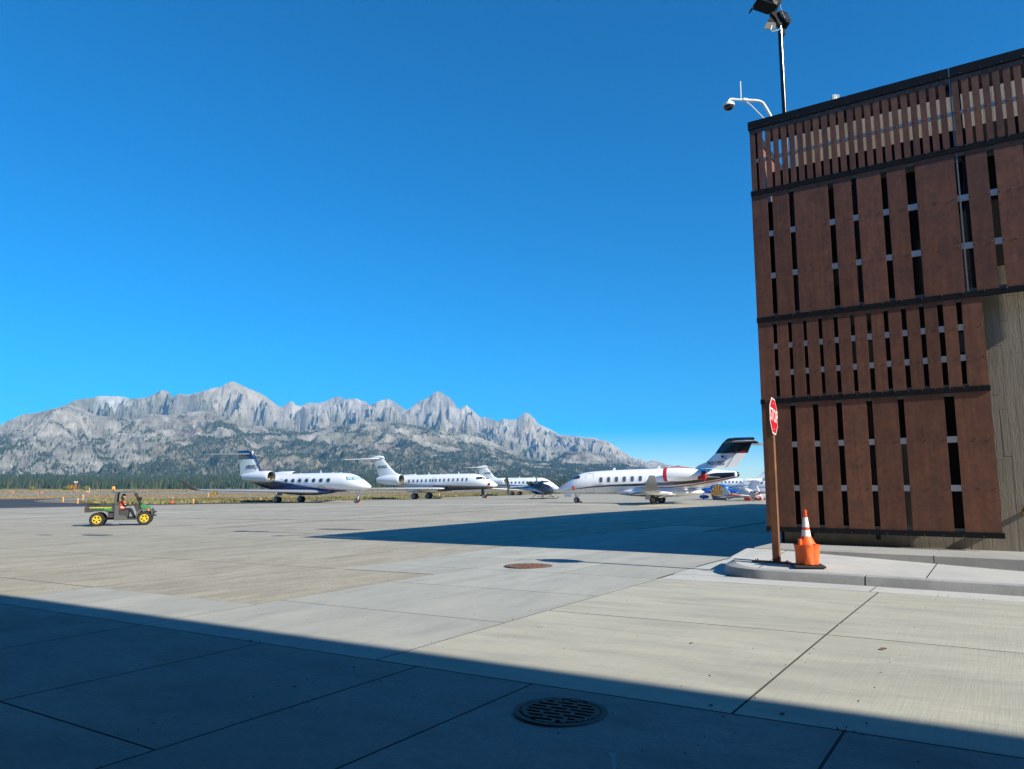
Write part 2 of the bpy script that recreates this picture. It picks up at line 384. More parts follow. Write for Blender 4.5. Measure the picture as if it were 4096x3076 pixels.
# --- far granite peaks
px, T, XX, YY, ZZ = range_mesh(REAR, 1200, 230, 4600, 8200, 4.5, 430, 3.1, 0.55)
sl = slopes(XX, YY, ZZ); PX = px[:, None] + 0 * ZZ; TT = T[None] + 0 * ZZ
v1 = np.clip(fbm(XX / 260, YY / 260, 5) * 2.2 + 0.5, 0, 1)
tint = lerp((0.25, 0.235, 0.21), (0.46, 0.43, 0.375), v1)
warm = np.clip(fbm(XX / 700 + 9, YY / 700, 3) * 2.5 + 1.3 * np.exp(-((PX - 930) / 75.0) ** 2), 0, 1) * 0.6
tint = tint * (1 - warm[..., None]) + np.array((0.46, 0.385, 0.285)) * warm[..., None]
EL = (ZZ - CAMZ) / np.hypot(XX, YY)
fe = np.interp(px, [c[0] for c in FRONT], [elev(*c)[0] for c in FRONT]); ce = np.interp(px, [c[0] for c in REAR], [elev(*c)[0] for c in REAR])
FR = np.clip((EL - fe[:, None]) / np.maximum(ce - fe, 0.006)[:, None], -1, 1)      # 0 at the nearer crest, 1 at the skyline
veg = np.clip((0.42 - FR) * 2.2 + fbm(XX / 260, YY / 260, 5) * 3.0, 0, 1)
veg = np.clip(veg + np.clip((905 - PX + 60 * fbm(XX / 300, YY / 300, 4)) / 120, 0, 1) * np.clip(0.75 + fbm(XX / 150, YY / 150, 4) * 1.5, 0, 1), 0, 1)
tint = tint * (1 - 0.8 * veg[..., None]) + np.array((0.16, 0.15, 0.085)) * 0.8 * veg[..., None]
snow = np.exp(-((PX - 450) / 62.0) ** 4) * np.clip((TT - 0.90 + 0.05 * fbm(XX / 120, YY / 120, 3)) * 14, 0, 0.5)
tint = tint * (1 - snow[..., None]) + 0.66 * snow[..., None]
m = link('mountain_range', grid_mesh('mountain_range', np.stack([XX.ravel(), YY.ravel(), ZZ.ravel()], 1), len(px), len(T), rock, False, tint.reshape(-1, 3)), kind='structure')
rear = (px, T, XX, YY, ZZ, veg)
REARV = veg
# --- nearer wooded slopes and the cliff on the left
px, T, XX, YY, ZZ = range_mesh(FRONT, 1100, 190, 2500, 4900, 4, 170, 8.7, 0.6)
sl = slopes(XX, YY, ZZ); PX = px[:, None] + 0 * ZZ; TT = T[None] + 0 * ZZ
cliff = np.clip((700 - PX + 180 * fbm(XX / 300, YY / 300, 4)) / 200, 0, 1) * np.clip((TT - 0.08) * 8, 0, 1)
ledge = np.clip(0.5 + 1.4 * fbm(XX / 420, ZZ / 26.0, 4), 0, 1)
ZZ[:, :-3] -= (cliff * ledge * 16)[:, :-3] * np.clip((1 - TT[:, :-3]) * 8, 0, 1)
grass = lerp((0.20, 0.17, 0.125), (0.13, 0.13, 0.09), np.clip(fbm(XX / 230, YY / 230, 5) * 2.4 + 0.5, 0, 1))
pale = np.clip(fbm(XX / 120 + 3, YY / 300, 5) * 4 - 0.75, 0, 1) * 0.8
grass = grass * (1 - pale[..., None]) + np.array((0.33, 0.30, 0.255)) * pale[..., None]
gold = np.clip(fbm(XX / 160 + 40, YY / 160, 4) * 7 - 2.2, 0, 1) * np.clip((0.6 - TT) * 3, 0, 1)
grass = grass * (1 - gold[..., None]) + np.array((0.36, 0.21, 0.06)) * gold[..., None]
cl = lerp((0.17, 0.165, 0.145), (0.35, 0.335, 0.29), ledge)
tint = grass * (1 - cliff[..., None]) + cl * cliff[..., None]
rk = np.clip((TT - 0.62) * 2.4 + fbm(XX / 200, YY / 200, 5) * 2.4, 0, 1)[..., None] * 0.85
tint = tint * (1 - rk) + lerp((0.21, 0.195, 0.165), (0.40, 0.37, 0.315), np.clip(fbm(XX / 120, YY / 120, 5) * 2.2 + 0.5, 0, 1)) * rk
def dens_front(x, y, p, t):
    f = fbm(x / 420, y / 300, 5) * 4.2 + fbm(x / 70, y / 70, 3) * 1.6
    base = 0.72 - 0.28 * t - 0.55 * np.clip((t - 0.72) * 3, 0, 1) - 0.75 * np.clip((720 - p) / 300, 0, 1) * np.clip((p - 40) / 60, 0, 1) + 0.9 * np.clip((0.30 - t) * 5, 0, 1)
    return np.clip(base + f, 0.02, 1)
fd = dens_front(XX, YY, PX, TT)[..., None] * 0.62
tint = tint * (1 - fd) + np.array((0.075, 0.085, 0.055)) * fd
link('wooded_mountain_slope', grid_mesh('wooded_mountain_slope', np.stack([XX.ravel(), YY.ravel(), ZZ.ravel()], 1), len(px), len(T), rock, False, tint.reshape(-1, 3)), kind='structure')
def scatter(dat, n, dens, tmax, hr, name):
    px, T, XX, YY, ZZ = dat[:5]
    i = RNG.random(n) * (len(px) - 2); j = RNG.random(n) * (len(T) - 4) * tmax
    i0, j0 = i.astype(int), j.astype(int); fi, fj = i - i0, j - j0
    def S(a): return (a[i0, j0] * (1 - fi) + a[i0 + 1, j0] * fi) * (1 - fj) + (a[i0, j0 + 1] * (1 - fi) + a[i0 + 1, j0 + 1] * fi) * fj
    x, y, z = S(XX), S(YY), S(ZZ)
    keep = RNG.random(n) < dens(x, y, px[i0], T[j0])
    x, y, z = x[keep], y[keep], z[keep]; k = len(x)
    h = RNG.uniform(*hr, k); tt = lerp((0.028, 0.048, 0.036), (0.062, 0.076, 0.046), RNG.random(k))
    cones(name, x, y, z - 1.5, h, h * RNG.uniform(0.22, 0.34, k), 4, tt)
scatter((px, T, XX, YY, ZZ), 170000, dens_front, 0.99, (7, 16), 'mountain_forest')
scatter(rear, 170000, lambda x, y, p, t: np.clip(REARV[np.clip(np.searchsorted(rear[0], p), 0, len(rear[0]) - 1), np.clip(np.searchsorted(rear[1], t), 0, len(rear[1]) - 1)] * (0.55 + fbm(x / 90, y / 90, 3) * 2.0), 0, 1), 0.97, (9, 18), 'upper_mountain_forest')
# --- dense conifer belt on the valley floor
n = 42000
u = RNG.uniform(-0.95, 0.5, n); r = 1150 + 1900 * RNG.random(n) ** 0.8
h = np.hypot(u, 1); x, y = u / h * r, 1 / h * r
rise = lambda r_: np.clip((r_ - 1200) / 1700, 0, 1) ** 1.3
top = np.interp(u, [-0.95, -0.62, -0.45, -0.3, -0.1, 0.1, 0.2, 0.5], [40, 36, 36, 50, 46, 36, 22, 10])
z = rise(r) * top
keep = RNG.random(n) < np.clip(0.62 + fbm(x / 150, y / 150, 4) * 2.4, 0.06, 1)
edge = 1150 + 120 * fbm(x / 90, x * 0 + 3, 4) + 60
keep &= r > edge
x, y, z = x[keep], y[keep], z[keep]; k = len(x); hh = RNG.uniform(6, 15, k) * (1 + 0.5 * fbm(x / 60, y / 60, 3))
cones('valley_forest', x, y, z - 1, hh, hh * RNG.uniform(0.19, 0.3, k), 5, lerp((0.024, 0.044, 0.030), (0.075, 0.085, 0.040), RNG.random(k) ** 1.8), True)
us = np.linspace(-1.0, 0.6, 60); rs = np.linspace(1000, 3100, 30)
V = []
for uu in us:
    hp = math.hypot(uu, 1); tp = np.interp(uu, [-0.95, -0.62, -0.45, -0.3, -0.1, 0.1, 0.2, 0.5], [40, 36, 36, 50, 46, 36, 22, 10])
    for rr in rs: V.append((uu / hp * rr, rr / hp, float(rise(rr)) * tp - 0.9))
t = NT('forest_floor'); t.out(t.ramp(t.noise(0.02, 5), [(0.3, (0.10, 0.09, 0.05)), (0.7, (0.2, 0.17, 0.09))]), 0.95, 0.1)
link('forest_floor', grid_mesh('forest_floor', np.array(V), 60, 30, t.m), kind='structure')
# --- autumn shrubs beyond the runway
def leaf_mass(seed, n, rx, rz, size):
    g = np.random.default_rng(seed); V = []; C = []
    for k in range(n):
        d = g.normal(size=3); d /= np.linalg.norm(d); rad = g.uniform(0.55, 1.0)
        c = np.array((d[0] * rx * rad, d[1] * rx * rad, rz * 1.05 + d[2] * rz * rad)) * g.uniform(0.85, 1.1)
        a = g.normal(size=3); b = g.normal(size=3); V += [c + a * size, c + b * size, c - (a + b) * size * 0.6]
    return np.array(V)
for k, (pxx, pyy, w, hgt, colr, lab) in enumerate([(128, 1959, 12, 10, (0.24, 0.20, 0.06), 'olive yellow autumn shrub, leftmost at the forest edge'),
        (262, 1959, 16, 9, (0.13, 0.14, 0.05), 'dull green rounded shrub left of the golden shrub'),
        (281, 1958, 18, 15, (0.40, 0.25, 0.04), 'bright golden autumn shrub beside the orange mast'),
        (345, 1957, 18, 12, (0.22, 0.19, 0.05), 'yellow green shrub right of the orange mast')]):
    e_, bx, by = elev(pxx, pyy); r = 760.0; s = r / 2959.0
    o = thing('autumn_shrub', lab, 'shrub', (bx * r, by * r, gz(bx * r) - 0.12), group='autumn shrubs at the forest edge')
    V = leaf_mass(50 + k, 260, w * s * 0.55, hgt * s * 0.55, 0.55)
    g = np.array(colr) * RNG.uniform(0.6, 1.2, (len(V) // 3, 1))
    link('crown', raw_mesh('crown', V, np.arange(len(V)).reshape(-1, 3), tintmat('shrub_leaves'), False, np.repeat(g, 3, 0)), o)
    MB().tube([(0, 0, -0.2), (0.05, 0, hgt * s * 0.5)], [0.2, 0.08], 6).build('trunk', mat('bark', (0.1, 0.075, 0.05), 0.9), o)

# --- the clear mountain air between the apron and the range
hz = MB().span((-9600, -500, -6), (9600, 11200, 1260)).build('haze', None, kind='stuff')
hz.data.materials.clear()
hm = bpy.data.materials.new('air'); hm.use_nodes = True; hn = hm.node_tree; hn.nodes.clear()
pv = hn.nodes.new('ShaderNodeVolumePrincipled'); pv.inputs['Density'].default_value = 6.0e-5; pv.inputs['Color'].default_value = (0.21, 0.57, 1.0, 1); pv.inputs['Anisotropy'].default_value = 0.0
ho_ = hn.nodes.new('ShaderNodeOutputMaterial'); hn.links.new(pv.outputs[0], ho_.inputs['Volume'])
hz.data.materials.append(hm)
# ================================================================== apron: old weathered concrete, and new forecourt slabs
def concrete(name, c0, c1, stain, speck=0.0, broom=None, streak=(1, 1, 1), rough=0.85, per=0.0):
    t = NT(name)
    c = t.ramp(t.noise(0.55, 6, 0.62, streak), [(0.3, c0), (0.7, c1)])
    oi = t.nt.nodes.new('ShaderNodeObjectInfo')
    c = t.mix(1.0, c, t.ramp(oi.outputs['Random'], [(0.0, 1 - per), (1.0, 1 + per * 0.6)]), 'MULTIPLY')
    c = t.mix(t.ramp(t.noise(1.3, 7, 0.72, streak), [(0.46, 0.0), (0.72, 0.75)]), c, stain)
    if speck:
        c = t.mix(t.ramp(t.noise(26, 5, 0.8), [(0.46, 0.0), (0.66, speck)]), c, stain)
        c = t.mix(t.ramp(t.noise(11, 5, 0.75, (0.35, 1.6, 1)), [(0.5, 0.0), (0.7, speck * 0.8)]), c, stain)
        c = t.mix(t.ramp(t.noise(19, 4, 0.8), [(0.60, 0.0), (0.72, speck * 0.7)]), c, c1)
    fine = t.noise(90, 3, 0.7)
    h = fine
    if broom:
        b = t.noise(60, 3, 0.6, broom); h = t.mix(0.6, fine, b)
        c = t.mix(t.ramp(b, [(0.3, 0.22), (0.6, 0.0)]), c, stain)
    t.bump(h, 0.5, 0.006); return t.out(c, rough, 0.25)
NEWC = concrete('new_concrete', (0.38, 0.385, 0.35), (0.47, 0.47, 0.415), (0.28, 0.285, 0.27), 0.3, None, (1.6, 0.5, 1), per=0.07)
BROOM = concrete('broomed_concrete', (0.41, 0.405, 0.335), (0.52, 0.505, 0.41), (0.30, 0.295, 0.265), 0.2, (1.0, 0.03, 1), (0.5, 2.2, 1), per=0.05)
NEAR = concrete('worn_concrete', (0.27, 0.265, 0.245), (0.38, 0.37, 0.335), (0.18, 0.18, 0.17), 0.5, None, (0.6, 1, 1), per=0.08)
OLD = concrete('old_concrete', (0.37, 0.34, 0.265), (0.50, 0.465, 0.37), (0.23, 0.205, 0.165), 0.7, None, (2.2, 0.6, 1), per=0.06)
WALK = concrete('walk_concrete', (0.47, 0.475, 0.455), (0.54, 0.54, 0.51), (0.40, 0.405, 0.40), 0.15, per=0.03)
JOINT_D = mat('joint_dark', (0.055, 0.05, 0.042), 0.95)
JOINT_L = mat('joint_pale', (0.50, 0.47, 0.37), 0.9)

apron = link('apron', grid_mesh('apron', sheet_np(-94.4, -4.0, -12, 420, -0.030, 50, 110), 50, 110, OLD), kind='structure')
# slabs -----------------------------------------------------------------
def slab(p0, p1, q0, q1, m, base, gap=0.012, top=0.0, th=0.03):
    p0 += gap; p1 -= gap; q0 += gap; q1 -= gap
    xs = [pq(p, q)[0] for p in (p0, p1) for q in (q0, q1)]
    n = 2 if max(xs) < -13 or min(xs) > 4.5 else max(2, int(max(p1 - p0, q1 - q0) / 0.6) + 1)
    V = sheet_np(p0, p1, q0, q1, top, n, n); M_ = MB()
    vs = [tuple(v) for v in V]; fs = [(i * n + j, (i + 1) * n + j, (i + 1) * n + j + 1, i * n + j + 1) for i in range(n - 1) for j in range(n - 1)]
    rim = [i * n for i in range(n)] + [(n - 1) * n + j for j in range(1, n)] + [i * n + n - 1 for i in range(n - 2, -1, -1)] + [j for j in range(n - 2, 0, -1)]
    o = len(vs); vs += [(vs[k][0], vs[k][1], vs[k][2] - th) for k in rim]
    L = len(rim); fs += [(rim[k], o + k, o + (k + 1) % L, rim[(k + 1) % L]) for k in range(L)]
    M_.add(vs, fs[:-L]); M_.cur = 1; M_.add([], []); M_.f += fs[-L:]; M_.mi += [1] * L
    return M_.build('slab', [m, JOINT_D], base)
def in_new(p, q):
    return q < 5.5 or (q < 7.3 and p > -14.1) or (p > -9.45 and q < 11.4) or (p > -11.9 and 11.4 < q < 26)
fore = link('forecourt', grid_mesh('forecourt', sheet_np(-30, 7, -12, 5.5, -0.004, 74, 30), 74, 30, JOINT_D), kind='structure')
for a in ((-14.1, 7, 5.5, 7.3), (-9.45, 7, 7.3, 11.4), (-11.9, -3.5, 11.4, 26)):
    link('joint_bed', grid_mesh('joint_bed', sheet_np(*a, -0.004, 30, 20), 30, 20, JOINT_D), fore)
S = []
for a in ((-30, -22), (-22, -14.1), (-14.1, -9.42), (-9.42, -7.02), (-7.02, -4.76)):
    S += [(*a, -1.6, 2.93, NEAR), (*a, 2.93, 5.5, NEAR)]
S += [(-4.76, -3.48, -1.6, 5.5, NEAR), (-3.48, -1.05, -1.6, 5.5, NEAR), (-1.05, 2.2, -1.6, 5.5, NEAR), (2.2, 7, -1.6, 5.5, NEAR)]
S += [(-14.1, -9.47, 5.5, 7.3, NEWC), (-9.47, -5.3, 5.5, 7.74, NEWC), (-9.47, -5.3, 7.74, 10.2, NEWC), (-9.47, -5.3, 10.2, 12.5, NEWC)]
S += [(-11.9, -9.47, 11.4, 12.5, NEWC), (-11.9, -9.47, 12.5, 14.6, NEWC), (-9.47, -7.3, 12.5, 14.6, NEWC), (-7.3, -5.35, 12.5, 14.6, NEWC),
      (-11.9, -8.6, 14.6, 17.4, NEWC), (-8.6, -5.4, 14.6, 17.4, NEWC), (-11.9, -5.5, 17.4, 21.5, NEWC), (-11.9, -5.5, 21.5, 26, NEWC)]
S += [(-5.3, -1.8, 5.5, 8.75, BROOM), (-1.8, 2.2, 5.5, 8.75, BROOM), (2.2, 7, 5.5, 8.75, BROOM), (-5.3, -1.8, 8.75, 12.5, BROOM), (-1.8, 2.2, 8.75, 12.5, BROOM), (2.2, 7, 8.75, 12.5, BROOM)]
S += [(-5.3, -1.92, 12.5, 13.3, WALK), (-1.92, 2.2, 12.5, 13.3, WALK), (2.2, 7, 12.5, 13.3, WALK), (-5.35, -4.4, 13.3, 17.4, WALK), (-5.45, -4.4, 17.4, 26, WALK)]
for p0, p1, q0, q1, m in S:
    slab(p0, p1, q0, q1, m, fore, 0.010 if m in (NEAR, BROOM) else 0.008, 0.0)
# old apron slabs
bed = link('joint_bed', grid_mesh('joint_bed', sheet_np(-62, -9.4, 5.5, 62, -0.012, 30, 30), 30, 30, JOINT_L), apron)
P = [-9.47, -14.1] + [-14.1 - 4.62 * k for k in range(1, 11)]
Q = [5.5, 7.3, 11.4] + [11.4 + 6.1 * k for k in range(1, 9)]
for a in range(len(P) - 1):
    for b in range(len(Q) - 1):
        p1, p0, q0, q1 = P[a], P[a + 1], Q[b], Q[b + 1]
        if a == 0 and 11.4 <= q0 < 25: p1 = -11.9
        pm, qm = (p0 + p1) / 2, (q0 + q1) / 2
        if in_new(pm, qm): continue
        x, y, _ = pq(pm, qm)
        if y < 5 or x / y < -0.80: continue
        slab(p0, p1, q0, q1, OLD, apron, 0.014, -0.004)
t = NT('bitumen_seal'); t.out(t.ramp(t.noise(4, 4), [(0.3, (0.05, 0.048, 0.045)), (0.7, (0.11, 0.105, 0.095))]), 0.8)
for p in (-37.2, -32.5, -46.4, -60.2, -69.5, -78.9, -85.6):           # filled joints running away across the apron
    w = random.uniform(0.05, 0.09); q = 22.0
    while q < 100:
        L = random.uniform(7, 20)
        link('joint_seal', grid_mesh('joint_seal', sheet_np(p - w, p + w + 0.02, q, q + L, 0.002, 2, 8), 2, 8, t.m), apron); q += L + random.choice((0.05, 0.05, 4.0))
for q in (30.2, 42.4, 54.6, 66.8):
    link('joint_seal', grid_mesh('joint_seal', sheet_np(-84, -14, q - 0.05, q + 0.05, 0.001, 24, 2), 24, 2, t.m), apron)
# oil and water stains with their own outlines
stain = mat('oil_stain', (0.10, 0.095, 0.085), 0.6)
for p, q, a, b in ((-32.8, 16.9, 1.0, 0.13), (-35.5, 16.0, 0.6, 0.06), (-24.5, 23.0, 1.4, 0.10)):
    vs = []
    for k in range(22):
        tt = 2 * math.pi * k / 22; rr = 1 + 0.35 * mnoise.noise(Vector((math.cos(tt) * 1.3 + p, math.sin(tt) * 1.3 + q, 0)))
        x, y, _ = pq(p + a * rr * math.cos(tt), q + b * 3 * rr * math.sin(tt)); vs.append((x, y, gz(x) + 0.004))
    MB().quad(*vs).build('stain', stain, apron)

scuff = mat('pale_scuff', (0.40, 0.39, 0.36), 0.9); dscuff = mat('tyre_rub', (0.20, 0.195, 0.18), 0.85)
for cp, cq, r, a0, a1, w, m_ in ((-3.3, 3.6, 1.35, -0.5, 0.6, 0.018, scuff), (-3.1, 3.5, 1.5, -0.35, 0.5, 0.012, scuff), (-3.2, 3.7, 1.15, -0.9, -0.3, 0.01, scuff)):
    rs = []
    for k in range(31):
        a = a0 + (a1 - a0) * k / 30; ww = w * (0.4 + abs(mnoise.noise(Vector((k * .37, r, 0)))) * 1.6)
        r_ = []
        for rr in (r - ww, r + ww):
            x, y, _ = pq(cp + rr * math.cos(a), cq + rr * math.sin(a)); r_.append((x, y, gz(x) + 0.003))
        rs.append(r_)
    MB().rings(rs, False, False).build('scuff_mark', m_, fore)

# loose grit, thickest along the joints
n = 700; P_ = RNG.uniform(-14, 4, n); Q_ = RNG.uniform(2, 19, n)
near = RNG.random(n) < 0.45
P_[near] = RNG.choice([-5.3, -1.8, -9.47, -4.76, -1.05], near.sum()) + RNG.normal(0, 0.05, near.sum())
k2 = RNG.random(n) < 0.25; Q_[k2] = RNG.choice([5.5, 8.75, 12.5, 13.02, 7.74], k2.sum()) + RNG.normal(0, 0.05, k2.sum())
ok = ~((P_ > -4.9) & (Q_ > 13.0)); P_, Q_ = P_[ok], Q_[ok]; n = len(P_)
c_ = np.stack([EP.x * P_ + EQ.x * Q_, EP.y * P_ + EQ.y * Q_], 1); s_ = RNG.uniform(0.004, 0.013, n)
z_ = np.vectorize(gz)(c_[:, 0])
V = np.zeros((n, 4, 3)); a_ = RNG.uniform(0, 6.28, n)
for k in range(3):
    V[:, k, 0] = c_[:, 0] + s_ * np.cos(a_ + 2.1 * k); V[:, k, 1] = c_[:, 1] + s_ * np.sin(a_ + 2.1 * k); V[:, k, 2] = z_
V[:, 3, :2] = c_; V[:, 3, 2] = z_ + s_ * 1.1
F_ = np.array([(0, 1, 3), (1, 2, 3), (2, 0, 3)]); F_ = (F_[None] + np.arange(n)[:, None, None] * 4).reshape(-1, 3)
link('loose_grit', raw_mesh('loose_grit', V.reshape(-1, 3), F_, tintmat('grit'), False, np.repeat(np.array((0.24, 0.22, 0.19)) * RNG.uniform(0.6, 1.8, (n, 1)), 4, 0)), kind='stuff')

# ================================================================== pavement, kerb and ledge in front of the screen building
KERB = concrete('kerb_concrete', (0.36, 0.37, 0.365), (0.45, 0.455, 0.44), (0.24, 0.25, 0.25), 0.45, per=0.04)
pave = tag(bpy.data.objects.new('pavement', None), kind='structure'); COL.objects.link(pave)
pave.rotation_euler = (0, 0, ANG)                                     # local x = p, local y = q
def surf(p, q):                                                       # top of the pavement: cross fall grows towards the corner
    back = 0.15 + 0.18 * min(1, max(0, -p / 4.2)); return 0.15 + (back - 0.15) * min(1, max(0, (q - 13.35) / 2.0))
KC = (-3.60, 14.25, 1.05)                                             # rounded corner: centre and radius
def kerb_path(off):
    pts = [(7.0, KC[1] - KC[2] + off)]
    pts += [(KC[0] + (KC[2] - off) * math.cos(a), KC[1] + (KC[2] - off) * math.sin(a)) for a in np.linspace(-math.pi / 2, -math.pi, 15)]
    pts += [(KC[0] - KC[2] + off, q) for q in (15.0, 17.5, 21, 26)]
    return pts
def dense(pts, step=0.5):
    o = [pts[0]]
    for a, b in zip(pts, pts[1:]):
        n = max(1, int(math.dist(a, b) / step)); o += [(a[0] + (b[0] - a[0]) * k / n, a[1] + (b[1] - a[1]) * k / n) for k in range(1, n + 1)]
    return o
om, o0, o1, o2, o3 = dense(kerb_path(-0.012)), dense(kerb_path(0.0)), dense(kerb_path(0.035)), dense(kerb_path(0.065)), dense(kerb_path(0.19))
cuts = [0]
L = 0
for k in range(1, min(len(o0), len(o3))):
    L += math.dist(o0[k], o0[k - 1])
    if L >= (2.95, 5.95, 8.95, 13.4, 17.0, 21.0, 99)[len(cuts) - 1]: cuts.append(k)
n_ = min(len(om), len(o0), len(o1), len(o2), len(o3)); cuts.append(n_ - 1)
def kz(p): return -0.06 + min(0, 0.022 * (p * EP.x + 14 * EQ.x - 4) * 0)
for a, b in zip(cuts, cuts[1:]):
    rs = []
    for k in range(a, b + 1):
        r = []
        for (pp, h) in ((om, -0.12), (om, -0.02), (o1, 0.138), (o2, 0.151), (o3, None), (o3, -0.12)):
            p, q = pp[k]; z = (surf(p, q) + 0.002) if h is None else h
            r.append((p, q, z))
        rs.append(r)
    def sh(r, t_): return r
    for end, nb in ((0, 1), (-1, -2)):                                # small open joint between kerb stones
        rs[end] = [tuple(Vector(x).lerp(Vector(y), 0.012 / max(0.05, math.dist(x, y)))) for x, y in zip(rs[end], rs[nb])]
    MB().rings(rs).build('kerb_stone', KERB, pave, smooth=25)
LEDGE_Q = 15.42
def flag(p0, p1, q1):
    M_ = MB(); n = 8; vs = []; fs = []
    for i in range(n + 1):
        p = p0 + 0.008 + (p1 - p0 - 0.016) * i / n
        dq = KC[0] - p
        q0 = KC[1] - KC[2] + 0.196 if dq < 0 else KC[1] - math.sqrt(max(0, (KC[2] - 0.196) ** 2 - dq * dq))
        for j in range(n + 1):
            q = q0 + (q1 - q0) * j / n; vs.append((p, q, surf(p, q) - 0.002))
    for i in range(n):
        for j in range(n): a = i * (n + 1) + j; fs.append((a, a + n + 1, a + n + 2, a + 1))
    M_.add(vs, fs).build('paving_flag', WALK, pave)
for p0, p1 in ((-4.6, -3.82), (-3.82, -1.24), (-1.24, 1.4), (1.4, 4.2), (4.2, 7)): flag(p0, p1, LEDGE_Q)
for q0, q1 in ((15.5, 18.5), (18.5, 22), (22, 26)):
    MB().span((-4.6, q0, 0.0), (-4.47, q1 - 0.012, 0.148)).build('paving_flag', WALK, pave)
# bed under the paving flags
MB().span((-4.55, 14.4, -0.1), (7, LEDGE_Q + 0.3, 0.10)).build('paving_bed', JOINT_D, pave)
LEDGEC = concrete('ledge_concrete', (0.37, 0.365, 0.345), (0.44, 0.435, 0.41), (0.27, 0.265, 0.255), 0.3)
for p0, p1 in ((-4.45, -1.29), (-1.275, 1.6), (1.615, 4.6), (4.615, 7)):
    MB().prism([(LEDGE_Q, -0.05), (LEDGE_Q, 0.335), (LEDGE_Q + 0.022, 0.352), (17.6, 0.352), (17.6, -0.05)], 0, p0, p1).build('ledge_block', LEDGEC, pave)
MB().span((-4.45, 17.6, -0.05), (-3.9, 26, 0.352)).build('ledge_block', LEDGEC, pave)
# ================================================================== screen-clad building on the right
CX0, CY0 = 5.626, 16.5
bld = thing('screen_clad_building', 'tall building clad in rust brown vertical panels with black steel bands', 'building', (CX0, CY0, 0), ANG)
RUST = mat('rust_panel', (0.165, 0.078, 0.055), 0.62, var=(0.085, 0.043, 0.036), vscale=3.2, bump=0.06, bscale=30)
def rustify():
    nt = RUST.node_tree; b = nt.nodes['Principled BSDF']
    tc = nt.nodes.new('ShaderNodeNewGeometry'); n = nt.nodes.new('ShaderNodeTexNoise'); n.inputs['Scale'].default_value = 2.6; n.inputs['Detail'].default_value = 7; n.inputs['Roughness'].default_value = 0.72
    n3 = nt.nodes.new('ShaderNodeTexNoise'); n3.inputs['Scale'].default_value = 11; n3.inputs['Detail'].default_value = 4
    r = nt.nodes.new('ShaderNodeValToRGB'); e = r.color_ramp.elements
    e[0].position = 0.33; e[0].color = (0.100, 0.046, 0.034, 1); e[1].position = 0.70; e[1].color = (0.235, 0.092, 0.046, 1)
    mx = nt.nodes.new('ShaderNodeMath'); mx.operation = 'MULTIPLY_ADD'; mx.inputs[1].default_value = 0.35
    nt.links.new(tc.outputs['Position'], n.inputs['Vector']); nt.links.new(tc.outputs['Position'], n3.inputs['Vector'])
    ad = nt.nodes.new('ShaderNodeMath'); ad.operation = 'MULTIPLY'; ad.inputs[1].default_value = 0.68
    nt.links.new(n.outputs['Fac'], ad.inputs[0]); nt.links.new(n3.outputs['Fac'], mx.inputs[0]); nt.links.new(ad.outputs[0], mx.inputs[2])
    oi = nt.nodes.new('ShaderNodeObjectInfo'); mr = nt.nodes.new('ShaderNodeMapRange'); mr.inputs[3].default_value = 0.80; mr.inputs[4].default_value = 1.16
    nt.links.new(oi.outputs['Random'], mr.inputs[0])
    mp = nt.nodes.new('ShaderNodeMapping'); mp.inputs['Scale'].default_value = (9, 9, 0.5); n4 = nt.nodes.new('ShaderNodeTexNoise'); n4.inputs['Scale'].default_value = 1.6; n4.inputs['Detail'].default_value = 5
    nt.links.new(tc.outputs['Position'], mp.inputs['Vector']); nt.links.new(mp.outputs['Vector'], n4.inputs['Vector'])
    m4 = nt.nodes.new('ShaderNodeMapRange'); m4.inputs[1].default_value = 0.35; m4.inputs[2].default_value = 0.7; m4.inputs[3].default_value = 0.86; m4.inputs[4].default_value = 1.1
    nt.links.new(n4.outputs['Fac'], m4.inputs[0]); mm = nt.nodes.new('ShaderNodeMath'); mm.operation = 'MULTIPLY'; nt.links.new(mr.outputs[0], mm.inputs[0]); nt.links.new(m4.outputs[0], mm.inputs[1])
    vm = nt.nodes.new('ShaderNodeVectorMath'); vm.operation = 'SCALE'
    nt.links.new(mx.outputs[0], r.inputs['Fac']); nt.links.new(r.outputs['Color'], vm.inputs[0]); nt.links.new(mm.outputs[0], vm.inputs['Scale']); nt.links.new(vm.outputs['Vector'], b.inputs['Base Color'])
rustify()
BLACK = mat('black_steel', (0.011, 0.012, 0.014), 0.62, spec=0.2, bump=0.03, bscale=60)
DARK = mat('dark_backing_and_shade', (0.012, 0.012, 0.013), 0.9)  # also colours the strips that stand in for shade behind the slats
GALV = mat('galvanised_rail', (0.50, 0.51, 0.52), 0.5, metal=0.2)
BOARD = NT('board_formed_concrete')
def board():
    t = BOARD
    c = t.ramp(t.noise(1.1, 6, 0.65, (3, 3, 0.5)), [(0.3, (0.26, 0.225, 0.175)), (0.7, (0.36, 0.32, 0.255))])
    g = t.noise(9, 5, 0.7, (5, 5, 0.35))
    c = t.mix(t.ramp(g, [(0.45, 0.0), (0.75, 0.5)]), c, (0.19, 0.17, 0.14)); t.bump(g, 0.6, 0.012); t.out(c, 0.9, 0.2)
board(); BOARD = BOARD.m
SE = 6.15                                                              # right end of the upper screen
def panel(x0, x1, z0, z1):
    MB().span((x0, -0.006, z0), (x1, 0.006, z1)).build('panel', RUST, bld)
rowB = [(-0.035, .322), (.43, .794), (.904, 1.624), (1.741, 2.102), (2.208, 2.681), (2.797, 3.153), (3.327, 4.036), (4.232, 4.594), (4.716, 5.19), (5.33, 5.69), (5.80, 6.12)]
